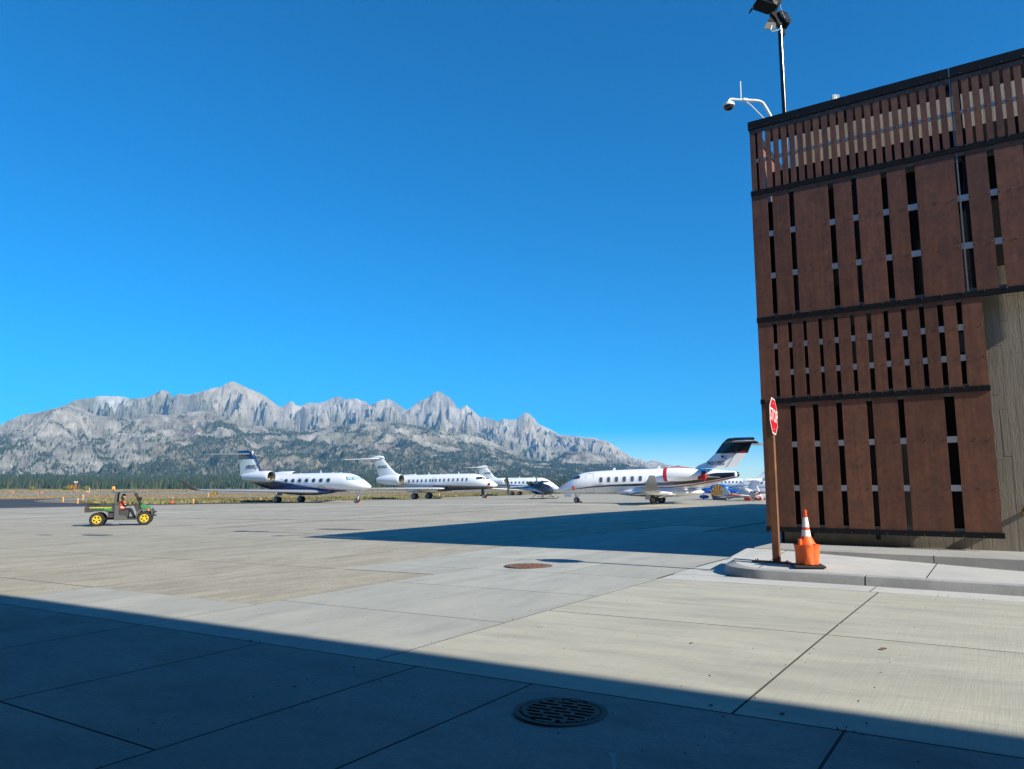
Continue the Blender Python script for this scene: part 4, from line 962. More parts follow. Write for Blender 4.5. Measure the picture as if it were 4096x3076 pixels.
TYRE = mat('tyre_rubber', (0.018, 0.018, 0.019), 0.8); HUB = mat('wheel_hub', (0.62, 0.62, 0.60), 0.4, metal=0.3); GEAR = mat('gear_white', (0.62, 0.63, 0.63), 0.4)
SEAM = mat('panel_seam', (0.30, 0.31, 0.33), 0.5); COVER = mat('red_cover_cloth', (0.42, 0.012, 0.018), 0.75, bump=0.3, bscale=6)
FRAMEW = mat('window_rim', (0.62, 0.63, 0.64), 0.35)
class Fus:
    """loft through stations (x, top, bottom, half width); x falls towards the tail"""
    def __init__(s, st):
        st = sorted(st, key=lambda a: -a[0]); s.st = st; s.X = np.array([-a[0] for a in st]); s.D = np.array([a[1:] for a in st])
    def at(s, x):
        t = -x; X, D = s.X, s.D
        if t <= X[0]: return D[0]
        if t >= X[-1]: return D[-1]
        k = int(np.searchsorted(X, t)) - 1; h = X[k + 1] - X[k]; u = (t - X[k]) / h
        def sl(i):
            if i == 0: return (D[1] - D[0]) / (X[1] - X[0])
            if i == len(X) - 1: return (D[-1] - D[-2]) / (X[-1] - X[-2])
            a, b = (D[i] - D[i - 1]) / (X[i] - X[i - 1]), (D[i + 1] - D[i]) / (X[i + 1] - X[i])
            m_ = np.where(a * b <= 0, 0, 2 * a * b / (a + b + 1e-12)); return m_
        m0, m1 = sl(k) * h, sl(k + 1) * h
        return (2 * u**3 - 3 * u**2 + 1) * D[k] + (u**3 - 2 * u**2 + u) * m0 + (-2 * u**3 + 3 * u**2) * D[k + 1] + (u**3 - u**2) * m1
    def pt(s, x, th, eps=0.0):
        top, bot, ry = s.at(x); zc = (top + bot) / 2; rz = (top - bot) / 2
        return (x, (ry + eps) * math.sin(th), zc + (rz + eps) * math.cos(th))
    def th(s, x, z):
        top, bot, ry = s.at(x); zc = (top + bot) / 2; rz = max(0.02, (top - bot) / 2)
        return math.acos(max(-1, min(1, (z - zc) / rz)))
    def body(s, nx=64, nt=36):
        xs = -np.concatenate([s.X[0] + (s.X[-1] - s.X[0]) * 0.12 * np.linspace(0, 1, 22) ** 1.7, np.linspace(s.X[0] + (s.X[-1] - s.X[0]) * 0.12, s.X[-1], nx)[1:]])
        return MB().rings([[s.pt(x, 2 * math.pi * k / nt) for k in range(nt)] for x in xs])
    def strip(s, x0, x1, zlo, zhi, side, n=48, m=7, eps=0.012):
        """band of paint lying on the skin between two height curves (None = down to the keel / up to the spine)"""
        M_ = MB(); rs = []
        zhi = zhi and sorted(zhi, key=lambda p: -p[0]); zlo = zlo and sorted(zlo, key=lambda p: -p[0])
        for k in range(n + 1):
            x = x0 + (x1 - x0) * k / n
            a = 0.0 if zhi is None else s.th(x, np.interp(-x, [-p[0] for p in zhi], [p[1] for p in zhi]))
            b = math.pi if zlo is None else s.th(x, np.interp(-x, [-p[0] for p in zlo], [p[1] for p in zlo]))
            rs.append([s.pt(x, side * (a + (b - a) * j / m), eps) for j in range(m + 1)])
        return M_.rings(rs, closed=False, cap=False)
    def patch(s, pts, side, eps=0.014, n=6):
        """four-cornered panel on the skin, corners (x, z) in order"""
        M_ = MB(); rs = []
        for i in range(n + 1):
            r = []
            for j in range(n + 1):
                u, v = i / n, j / n
                x = (pts[0][0] * (1 - u) + pts[1][0] * u) * (1 - v) + (pts[3][0] * (1 - u) + pts[2][0] * u) * v
                z = (pts[0][1] * (1 - u) + pts[1][1] * u) * (1 - v) + (pts[3][1] * (1 - u) + pts[2][1] * u) * v
                r.append(s.pt(x, side * s.th(x, z), eps))
            rs.append(r)
        return M_.rings(rs, closed=False, cap=False)
    def disc(s, x, z, a, b, side, eps=0.012, pw=2.6, n=24):
        rs = []
        for f in (1.0, .66, .33, .02):
            ring = []
            for k in range(n):
                t = 2 * math.pi * k / n; cx, sx_ = math.cos(t), math.sin(t)
                dx = f * a * abs(cx) ** (2 / pw) * (1 if cx > 0 else -1); dz = f * b * abs(sx_) ** (2 / pw) * (1 if sx_ > 0 else -1)
                ring.append(s.pt(x + dx, side * s.th(x + dx, z + dz), eps))
            rs.append(ring)
        return MB().rings(rs, True, False)
    def outline(s, x, z, a, b, side, w=0.03, pw=6, n=40, eps=0.01):
        r1, r2 = [], []
        for k in range(n):
            t = 2 * math.pi * k / n; cx, sx_ = math.cos(t), math.sin(t)
            ux = abs(cx) ** (2 / pw) * (1 if cx > 0 else -1); uz = abs(sx_) ** (2 / pw) * (1 if sx_ > 0 else -1)
            for r_, q in ((r1, 0), (r2, w)):
                xx, zz = x + (a - q) * ux, z + (b - q) * uz; r_.append(s.pt(xx, side * s.th(xx, zz), eps))
        return MB().rings([r1, r2], True, False)
def airfoil(secs, flat='z', n=9):
    """sections: (leading edge point, chord, thickness); flat = thin direction"""
    rs = []
    for le, ch, th in secs:
        up, lo = [], []
        for k in range(n + 1):
            u = (1 - math.cos(math.pi * k / n)) / 2
            t = th * ch * 5 * (0.2969 * math.sqrt(u) - 0.126 * u - 0.3516 * u * u + 0.2843 * u**3 - 0.1036 * u**4) + 0.004
            p = lambda sg: (le[0] - u * ch, le[1], le[2] + sg * t) if flat == 'z' else (le[0] - u * ch, le[1] + sg * t, le[2])
            up.append(p(1)); lo.append(p(-1))
        rs.append(up + lo[::-1][1:-1] if False else up + lo[::-1])
    return MB().rings(rs)
def wheel(parent, x, y, r, w, rimr=0.55, hub=HUB):
    M_ = MB().lathe([(r * 0.6, -w / 2), (r * 0.93, -w / 2), (r, -w * 0.3), (r, w * 0.3), (r * 0.93, w / 2), (r * 0.6, w / 2)], (x, y, r), 'y', 22)
    o = M_.build('wheel', TYRE, parent, smooth=40)
    for s in (-1, 1):
        MB().lathe([(r * rimr, s * w * 0.51), (r * rimr * 0.85, s * w * 0.53), (r * 0.2, s * w * 0.44), (r * 0.12, s * w * 0.55), (0.01, s * w * 0.55)], (x, y, r), 'y', 18, cap=False).build('rim', hub, o, smooth=40)
    return o
def gear(parent, x, y, top, r, w, gap, lean=0.0, door=None, mt=GEAR):
    M_ = MB().tube([(x - lean, y, top), (x - lean * 0.3, y, r * 1.6), (x, y, r)], [0.10, 0.085, 0.06], 10)
    M_.tube([(x, y - gap / 2, r), (x, y + gap / 2, r)], 0.06, 8)
    M_.tube([(x - lean - 0.5, y, top), (x - 0.05, y, r * 1.9)], 0.045, 6)
    M_.tube([(x + 0.06, y, r * 1.0), (x + 0.26, y, r * 1.7), (x - lean * 0.2 + 0.06, y, r * 2.6)], 0.03, 6)
    g = M_.build('landing_gear', mt, parent, smooth=40)
    for s in ((-1, 1) if gap > 0.01 else (0,)): wheel(g, x, y + s * gap / 2, r, w)
    if door: MB().box((x + door[0], y + door[1], top - door[3] * 0.5), (door[2], 0.03, door[3])).build('gear_door', door[4], g)
    return g
def nacelle(parent, x0, x1, y, z, r, m, intake=True, fan=True, prof=None, rin=0.78):
    L = x1 - x0
    pf = prof or [(1.0, 0.86), (0.985, 0.93), (0.93, 0.99), (0.78, 1.0), (0.5, 0.97), (0.25, 0.83), (0.08, 0.66), (0.0, 0.58)]
    rs = [(r * b, x0 + L * a) for a, b in pf]
    M_ = MB().lathe(rs, (0, y, z), 'x', 30, cap=False); n = M_.build('engine_nacelle', m, parent, smooth=50)
    xf = x1
    MB().lathe([(r * .89, xf - 0.14), (r * .885, xf - 0.02), (r * .85, xf + 0.03), (r * .80, xf + 0.0), (r * rin, xf - 0.12)], (0, y, z), 'x', 30, cap=False).build('intake_lip', CHROME, n, smooth=60)
    if intake:
        MB().lathe([(r * rin, xf - 0.11), (r * rin * 0.96, xf - 0.75)], (0, y, z), 'x', 30, cap=False).build('intake_duct', mat('duct_metal', (0.42, 0.38, 0.28), 0.35, metal=0.6), n, smooth=60)
        f = MB()
        for k in range(20):
            a = 2 * math.pi * k / 20; b = a + 0.26
            ra, rb = r * 0.2, r * rin * 0.96
            f.add([(xf - 0.72, y + ra * math.cos(a), z + ra * math.sin(a)), (xf - 0.72, y + rb * math.cos(a), z + rb * math.sin(a)), (xf - 0.62, y + rb * math.cos(b), z + rb * math.sin(b)), (xf - 0.62, y + ra * math.cos(b), z + ra * math.sin(b))], [(0, 1, 2, 3), (3, 2, 1, 0)])
        f.build('fan', mat('fan_blades', (0.22, 0.19, 0.13), 0.3, metal=0.9), n)
        MB().lathe([(r * 0.22, xf - 0.70), (r * 0.16, xf - 0.5), (0.01, xf - 0.38)], (0, y, z), 'x', 14, cap=False).build('spinner', DKM, n, smooth=60)
        MB().lathe([(r * rin * 0.97, xf - 0.78), (0.01, xf - 0.78)], (0, y, z), 'x', 20, cap=False).build('duct_back', DKM, n)
    MB().lathe([(r * pf[-1][1] * 0.96, x0 + 0.05), (r * pf[-1][1] * 0.8, x0 - 0.25), (0.03, x0 - 0.5)], (0, y, z), 'x', 20, cap=False).build('exhaust', mat('exhaust_metal', (0.20, 0.19, 0.18), 0.35, metal=0.9), n, smooth=50)
    return n
def antennas(parent, pts):
    for x, z, h in pts:
        airfoil([((x, 0, z), 0.35, 0.10), ((x - 0.18, 0, z + h), 0.18, 0.10)], 'y').build('antenna', PW, parent)
def port_text(s, size, m, par, x, y, z, **k): return text('registration', s, size, m, par, frame((x, y, z), (-1, 0, 0), (0, 0, 1), (0, 1, 0)), **k)
def star_text(s, size, m, par, x, y, z, **k): return text('registration', s, size, m, par, frame((x, y, z), (1, 0, 0), (0, 0, 1), (0, -1, 0)), **k)

# ---------------------------------------------------------------- dark blue and white jet, left
j = thing('business_jet', 'white business jet with dark blue belly and blue tail top, registration N924TQ', 'jet', M=pose(-18.1, 100.06, -32, -11), group='business jets parked on the apron')
F = Fus([(-1.0, 2.20, 2.14, .03), (-1.25, 2.42, 1.97, .28), (-1.8, 2.75, 1.80, .58), (-2.6, 3.18, 1.66, .88), (-3.3, 3.52, 1.58, 1.06), (-4.2, 3.86, 1.52, 1.22), (-5.4, 4.08, 1.50, 1.32), (-7.5, 4.17, 1.48, 1.36), (-12, 4.18, 1.46, 1.36), (-17, 4.17, 1.48, 1.36), (-19, 4.16, 1.62, 1.30), (-22, 4.12, 2.1, 1.10), (-24.5, 4.0, 2.72, .80), (-26.5, 3.82, 3.22, .45), (-27.6, 3.66, 3.48, .12)])
F.body().build('fuselage', PW, j, smooth=60)
zl = [(-27.4, 3.45), (-24, 3.40), (-21, 3.32), (-18.7, 3.20), (-16.2, 2.95), (-13.3, 2.56), (-9.5, 2.16), (-5.5, 1.86), (-2.2, 1.72)]
for sd in (-1, 1):
    F.strip(-27.3, -5.0, None, [(a, b - 0.13) for a, b in zl], sd, 60, 9).build('belly_paint', NAVY, j, smooth=60)
    F.strip(-27.0, -2.2, [(a, b - 0.06) for a, b in zl], zl, sd, 60, 2).build('stripe', MIDB, j, smooth=60)
    F.strip(-17.5, -9.0, [(-17.5, 3.30), (-9, 2.36)], [(-17.5, 3.33), (-9, 2.39)], sd, 30, 1).build('stripe', mat('tan_stripe', (0.35, 0.27, 0.16), 0.3), j)
    F.patch([(-4.75, 3.58), (-2.95, 3.46), (-2.55, 3.14), (-4.35, 3.12)], sd).build('cockpit_surround', JET, j, smooth=60)
    F.patch([(-4.62, 3.54), (-3.72, 3.48), (-3.55, 3.16), (-4.28, 3.16)], sd, 0.02).build('cockpit_window', GLASSB, j, smooth=60)
    F.patch([(-3.62, 3.47), (-3.02, 3.42), (-2.68, 3.16), (-3.45, 3.16)], sd, 0.02).build('cockpit_window', GLASSB, j, smooth=60)
for k, x in enumerate((-16.21, -14.8, -13.41, -12.02, -10.6, -9.17, -7.74)):
    w = F.disc(x, 3.11, .36, .28, -1, 0.014, 2.2).build('window', GLASS, j)
    F.outline(x, 3.11, .40, .315, -1, .045, 2.2, 28, .016).build('rim', FRAMEW, w)
    if k in (2, 3): F.outline(x, 3.12, .52, .42, -1, .03, 5).build('exit_outline', SEAM, j)
MB().ell((-13.2, 0, 1.62), (6.0, 1.5, 0.58), 22, 10).build('belly_fairing', NAVY, j, smooth=80)
airfoil([((-23.2, 0, 4.0), 4.9, .055), ((-23.9, 0, 4.9), 4.2, .055), ((-25.0, 0, 6.5), 3.45, .055)], 'y').build('fin', PW, j, smooth=50)
airfoil([((-25.0, 0, 6.5), 3.45, .058), ((-25.6, 0, 7.45), 3.3, .06), ((-26.2, 0, 7.80), 2.6, .06), ((-26.9, 0, 7.88), 1.5, .05)], 'y').build('fin_top', NAVY, j, smooth=50)
MB().tube([(-22.9, 0, 4.15), (-23.8, 0, 5.4), (-24.75, 0, 6.75), (-25.35, 0, 7.6)], [.04, .09, .10, .05], 10).build('leading_edge_boot', NAVY, j, smooth=60)
MB().ell((-25.4, 0, 7.42), (.22, .12, .30), 10, 8).build('nose_of_fin_cap', PW, j, smooth=60)
for sd in (-1, 1):
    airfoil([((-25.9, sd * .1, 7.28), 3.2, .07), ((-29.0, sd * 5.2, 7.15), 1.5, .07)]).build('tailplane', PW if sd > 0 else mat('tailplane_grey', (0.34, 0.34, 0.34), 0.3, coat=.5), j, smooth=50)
    airfoil([((-9.6, sd * 1.0, 1.55), 6.6, .085), ((-11.4, sd * 3.6, 1.64), 4.9, .09), ((-18.6, sd * 13.7, 1.90), 1.9, .09)]).build('wing', mat('bare_wing', (0.52, 0.54, 0.57), 0.22, metal=0.6), j, smooth=50)
    airfoil([((-18.5, sd * 13.6, 1.88), 1.9, .09), ((-19.2, sd * 14.15, 2.25), 1.5, .08), ((-20.7, sd * 14.75, 3.15), .7, .06)], 'z').build('winglet', mat('winglet_grey', (0.22, 0.21, 0.20), 0.35), j, smooth=50)
    nacelle(j, -24.4, -18.35, sd * 2.15, 3.74, .86, PW)
    airfoil([((-19.3, sd * 1.0, 3.55), 4.2, .10), ((-19.3, sd * 1.7, 3.6), 4.2, .10)]).build('pylon', PW, j, smooth=50)
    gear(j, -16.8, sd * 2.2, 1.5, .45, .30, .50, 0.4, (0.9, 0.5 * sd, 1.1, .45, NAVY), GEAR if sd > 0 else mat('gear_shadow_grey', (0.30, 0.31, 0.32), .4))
gear(j, -3.55, 0, 1.6, .33, .20, .42, -0.45, None)
antennas(j, ((-10.4, 4.15, .42), (-8.0, 4.15, .12), (-6.5, 4.12, .10), (-14.5, 4.15, .10)))
star_text('N924TQ', .82, mat('reg_black', (0.02, 0.02, 0.025), .5), j, -25.35, -.128, 5.28, bold=.015, sx=.82, shear=.12)
MB().tube([(-7.45, -1.36, 2.12), (-7.45, -1.38, 1.75)], .04, 6).build('remove_before_flight_tag', COVER, j)
F.outline(-9.2, 1.95, .75, .42, -1, .06, 2.4, 30, .02).build('wheel_bay_outline', JET, j)

# ---------------------------------------------------------------- white jet with black belly
j = thing('business_jet', 'long white business jet with black belly and red nose cover, registration N319GG', 'jet', M=pose(-1.81, 122.59, -31.5, -10), group='business jets parked on the apron')
F = Fus([(-.6, 2.10, 2.03, .03), (-.9, 2.34, 1.82, .30), (-1.5, 2.72, 1.60, .62), (-2.3, 3.12, 1.47, .92), (-3.2, 3.58, 1.42, 1.12), (-4.2, 3.94, 1.40, 1.26), (-5.4, 4.10, 1.38, 1.33), (-8, 4.16, 1.36, 1.35), (-13, 4.20, 1.36, 1.35), (-17.5, 4.22, 1.42, 1.34), (-20, 4.2, 1.8, 1.22), (-23, 4.1, 2.5, .95), (-25.5, 3.9, 3.0, .55), (-27.0, 3.55, 3.25, .14)])
F.body().build('fuselage', PW, j, smooth=60)
z1 = [(-21.9, 2.66), (-12, 2.32), (-4.7, 2.03), (-1, 1.86)]
off = lambda z, d: [(a, b + d) for a, b in z]
for sd in (-1, 1):
    F.strip(-21.8, -.95, off(z1, -.10), z1, sd, 50, 2).build('stripe', JET, j, smooth=60)
    F.strip(-22.2, -11.0, off(z1, -.34), off(z1, -.22), sd, 40, 2).build('stripe', NAVY, j, smooth=60)
    F.strip(-23.0, -11.0, off(z1, -.60), off(z1, -.42), sd, 40, 2).build('stripe', SILV, j, smooth=60)
    F.strip(-13.0, -.95, None, off(z1, -.13), sd, 50, 8).build('belly_paint', JET, j, smooth=60)
    F.patch([(-4.1, 3.50), (-2.62, 3.50), (-2.15, 3.16), (-4.1, 3.10)], sd).build('cockpit_window', mat('cockpit_dark', (0.03, 0.025, 0.03), .08, spec=.9), j, smooth=60)
    F.patch([(-3.15, 3.52), (-3.08, 3.52), (-2.95, 3.10), (-3.05, 3.10)], sd, .02).build('window_post', PW, j, smooth=60)
for x in (-17.05, -16.1, -15.2, -14.25, -13.35, -12.1, -11.25, -10.35, -9.4, -8.45, -7.5, -6.55, -5.7)[:13] + (-18.0,):
    w = F.disc(x - .2, 3.14, .17, .26, -1, .014, 3.2).build('window', mat('window_grey', (0.09, 0.095, 0.11), .08, spec=.9), j)
    F.outline(x - .2, 3.14, .20, .29, -1, .03, 3.2, 24, .016).build('rim', FRAMEW, w)
w = F.disc(-12.95, 3.14, .17, .26, -1, .014, 3.2).build('window', mat('window_grey'), j)
F.outline(-12.95, 3.10, .33, .55, -1, .035, 6).build('exit_outline', SEAM, j)
MB().ell((-15.0, 0, 1.55), (5.2, 1.5, .50), 22, 10).build('belly_fairing', PW, j, smooth=80)
MB().ell((-11.6, 0, 1.62), (2.4, 1.48, .45), 18, 8).build('fairing_nose', JET, j, smooth=80)
airfoil([((-20.6, 0, 4.1), 5.6, .05), ((-22.4, 0, 4.75), 4.2, .055), ((-23.3, 0, 5.5), 3.5, .055), ((-25.5, 0, 7.5), 2.7, .06), ((-25.9, 0, 7.72), 2.4, .06)], 'y').build('fin', PW, j, smooth=50)
MB().tube([(-25.0, 0, 7.35), (-25.4, 0, 7.62), (-26.2, 0, 7.72), (-27.5, 0, 7.60), (-29.2, 0, 7.30)], [.05, .22, .27, .20, .04], 14).build('fin_bullet', PW, j, smooth=60)
for sd in (-1, 1):
    airfoil([((-26.0, sd * .15, 7.42), 2.8, .08), ((-29.4, sd * 5.6, 7.25), 1.2, .08)]).build('tailplane', PW, j, smooth=50)
    airfoil([((-10.4, sd * 1.0, 1.72), 6.0, .10), ((-11.8, sd * 3.0, 1.78), 4.9, .10), ((-18.6, sd * 13.2, 2.05), 1.6, .09)]).build('wing', mat('bare_wing'), j, smooth=50)
    airfoil([((-18.5, sd * 13.1, 2.03), 1.6, .09), ((-19.3, sd * 13.6, 2.4), 1.2, .08), ((-20.2, sd * 13.9, 3.2), .6, .07)]).build('winglet', PW, j, smooth=50)
    nacelle(j, -24.6, -19.2, sd * 2.1, 3.45, .95, PW)
    airfoil([((-20.2, sd * 1.0, 3.4), 3.8, .10), ((-20.2, sd * 1.6, 3.4), 3.8, .10)]).build('pylon', PW, j, smooth=50)
    gear(j, -16.35, sd * 2.0, 1.5, .52, .32, .55, .3, (.55, .3 * sd, .9, .5, GEAR))
gear(j, -3.2, 0, 1.55, .36, .20, .42, -.35, (-.5, .25, .6, .9, JET))
antennas(j, ((-17.6, 4.2, .32), (-14.6, 4.2, .36), (-8.2, 4.15, .36), (-10.5, 4.18, .08), (-12.0, 4.18, .08)))
MB().ell((-27.1, 0, 3.4), (.3, .16, .16), 10, 8).build('tail_cone', JET, j, smooth=60)
star_text('N319GG', .70, mat('reg_black'), j, -25.45, -.112, 5.86, bold=.012, sx=.85)
cv = MB().ell((-1.75, -.78, 2.28), (.26, .12, .24), 10, 8).build('probe_cover', COVER, j, smooth=60)
MB().tube([(-1.85, -.84, 2.15), (-1.95, -.9, 1.75), (-1.8, -.88, 1.55)], .035, 6).build('streamer', COVER, cv)

# ---------------------------------------------------------------- smaller white jet behind the helicopter
j = thing('business_jet', 'white business jet with blue side stripe behind the helicopter, registration N730BZ', 'jet', M=pose(10.07, 153.33, -30, -7), group='business jets parked on the apron')
F = Fus([(-.5, 1.42, 1.36, .03), (-.8, 1.68, 1.18, .28), (-1.4, 2.10, 1.02, .60), (-2.3, 2.72, .96, .92), (-3.2, 3.20, .94, 1.14), (-4.4, 3.55, .92, 1.26), (-7, 3.65, .92, 1.30), (-11.5, 3.68, .94, 1.30), (-14, 3.66, 1.3, 1.15), (-17, 3.58, 2.0, .75), (-19.2, 3.3, 2.9, .2)])
F.body().build('fuselage', PW, j, smooth=60)
for sd in (-1, 1):
    F.strip(-17, -1.2, [(-17, 2.05), (-11, 1.92), (-1, 1.5)], [(-17, 2.4), (-11, 2.2), (-1, 1.56)], sd, 40, 3).build('stripe', BLUEP, j, smooth=60)
    F.strip(-15, -2.5, [(-17, 1.75), (-11, 1.70), (-1, 1.3)], [(-17, 1.85), (-11, 1.78), (-1, 1.34)], sd, 40, 2).build('stripe', MIDB, j, smooth=60)
    F.patch([(-4.1, 2.98), (-2.45, 2.80), (-2.0, 2.58), (-4.1, 2.56)], sd).build('cockpit_window', mat('cockpit_dark'), j, smooth=60)
for k in range(7):
    w = F.disc(-10.95 + .93 * k, 2.62, .19, .24, -1, .014, 3.4).build('window', mat('window_grey'), j)
F.outline(-8.15, 2.55, .36, .62, -1, .035, 6).build('exit_outline', SEAM, j)
airfoil([((-14.6, 0, 3.5), 5.0, .05), ((-15.9, 0, 3.9), 3.6, .055), ((-18.0, 0, 6.1), 2.4, .06), ((-18.3, 0, 6.28), 2.1, .06)], 'y').build('fin', PW, j, smooth=50)
MB().tube([(-17.7, 0, 6.05), (-18.1, 0, 6.22), (-19.0, 0, 6.24), (-20.6, 0, 6.0)], [.05, .17, .2, .03], 12).build('fin_bullet', PW, j, smooth=60)
for sd in (-1, 1):
    airfoil([((-18.4, sd * .12, 6.05), 2.0, .08), ((-20.6, sd * 3.6, 5.95), .9, .08)]).build('tailplane', PW, j, smooth=50)
    airfoil([((-7.0, sd * .9, 1.05), 5.0, .10), ((-8.6, sd * 2.8, 1.15), 3.6, .10), ((-12.3, sd * 9.6, 1.55), 1.3, .09)]).build('wing', PW, j, smooth=50)
    nacelle(j, -16.2, -12.0, sd * 1.95, 2.92, .72, PW, sd < 0)
    gear(j, -10.6, sd * 1.65, 1.1, .38, .25, .42, .2, None)
gear(j, -2.6, 0, 1.0, .25, .15, .3, -.2, None)
antennas(j, ((-9.5, 3.62, .3), (-6.0, 3.6, .28)))
star_text('N730BZ', .55, mat('reg_black'), j, -17.65, -.10, 4.72, bold=.008, sx=.85)

# ---------------------------------------------------------------- jet facing left with red engine covers
j = thing('business_jet', 'white business jet facing left with black tail and red engine covers, registration N217SG', 'jet', M=pose(4.18, 78.4, 155.25, -9), group='business jets parked on the apron')
F = Fus([(-.6, 1.26, 1.18, .03), (-.85, 1.52, 1.06, .26), (-1.4, 1.86, .98, .52), (-2.1, 2.28, .92, .78), (-2.7, 2.68, .90, .94), (-3.3, 2.98, .88, 1.03), (-4.2, 3.14, .87, 1.08), (-6, 3.26, .88, 1.10), (-9.5, 3.38, .92, 1.10), (-12.5, 3.42, 1.05, 1.08), (-14.5, 3.42, 1.35, .98), (-16.5, 3.32, 1.80, .78), (-18.2, 3.12, 2.34, .46), (-18.75, 3.05, 2.46, .36), (-18.95, 2.98, 2.53, .28), (-19.02, 2.90, 2.62, .16)])
F.body().build('fuselage', PW, j, smooth=60)
for sd in (1, -1):
    F.strip(-18.7, -1.6, [(-18.9, 2.70), (-17, 2.30), (-15, 1.96), (-12.5, 1.74), (-9.5, 1.70), (-6.5, 1.66), (-4.4, 1.52), (-1.6, 1.21)], [(-18.9, 2.98), (-17, 2.93), (-15, 2.62), (-13.5, 2.25), (-12.5, 2.06), (-9.5, 1.94), (-6.5, 1.82), (-4.4, 1.63), (-1.6, 1.22)], sd, 70, 4).build('stripe', JET, j, smooth=60)
    F.strip(-18.7, -9.2, [(-18.9, 2.53), (-16.6, 2.05), (-14.5, 1.70), (-12.7, 1.52), (-9.2, 1.52)], [(-18.9, 2.61), (-16.6, 2.15), (-14.5, 1.79), (-12.7, 1.60), (-9.2, 1.555)], sd, 50, 2).build('stripe', REDP, j, smooth=60)
    F.patch([(-2.95, 2.78), (-3.42, 2.74), (-3.42, 2.46), (-2.32, 2.36)], sd).build('cockpit_window', GLASS, j, smooth=60)
    F.strip(-2.92, -2.2, [(-2.92, 2.5), (-2.2, 2.32)], None, sd, 8, 4).build('windscreen', GLASS, j, smooth=60)
for k in range(6):
    w = F.disc(-5.74 - .808 * k, 2.31 + .022 * k, .165, .25, 1, .014, 3.6).build('window', mat('window_grey'), j)
    F.outline(-5.74 - .808 * k, 2.31 + .022 * k, .195, .28, 1, .03, 3.6, 26, .016).build('rim', FRAMEW, w)
MB().lathe([(.27, -18.68), (.25, -18.95), (.17, -19.05), (.01, -19.07)], (0, 0, 2.77), 'x', 18, cap=False).build('tail_cone', JET, j, smooth=60)
d_ = F.outline(-4.48, 2.0, .44, .97, 1, .03, 7, 48).build('door_outline', SEAM, j)
MB().ell((-11.2, 0, 1.12), (4.6, 1.25, .50), 22, 10).build('belly_fairing', PW, j, smooth=80)
airfoil([((-14.7, 0, 3.40), 4.3, .035), ((-15.2, 0, 3.66), 3.7, .05), ((-16.0, 0, 3.95), 3.2, .055), ((-16.9, 0, 4.78), 3.0, .06)], 'y').build('fin', PW, j, smooth=50)
airfoil([((-16.9, 0, 4.78), 3.0, .062), ((-17.6, 0, 5.75), 2.75, .065), ((-18.0, 0, 6.12), 2.6, .06), ((-18.7, 0, 6.26), 1.8, .04)], 'y').build('fin_top', JET, j, smooth=50)
MB().tube([(-17.7, 0, 5.75), (-18.2, 0, 5.98), (-19.3, 0, 6.0), (-20.3, 0, 5.85), (-20.9, 0, 5.72)], [.08, .24, .27, .18, .08], 14).build('fin_bullet', JET, j, smooth=60)
F2 = lambda x0, z0, x1, z1, w, m_, nm: [MB().add([(x0, y, z0), (x1, y, z1), (x1, y, z1 + w), (x0, y, z0 + w)], [(0, 1, 2, 3)]).build(nm, m_, j) for y in (.155,)]
MB().add([(-17.35, .12, 4.72), (-19.72, .06, 4.86), (-19.78, .06, 5.0), (-18.4, .12, 4.88)], [(0, 1, 2, 3)]).build('fin_stripe', REDP, j)
MB().add([(-17.9, .13, 3.45), (-17.98, .13, 3.45), (-18.95, .10, 4.95), (-18.87, .10, 4.95)], [(0, 1, 2, 3)]).build('rudder_seam', SEAM, j)
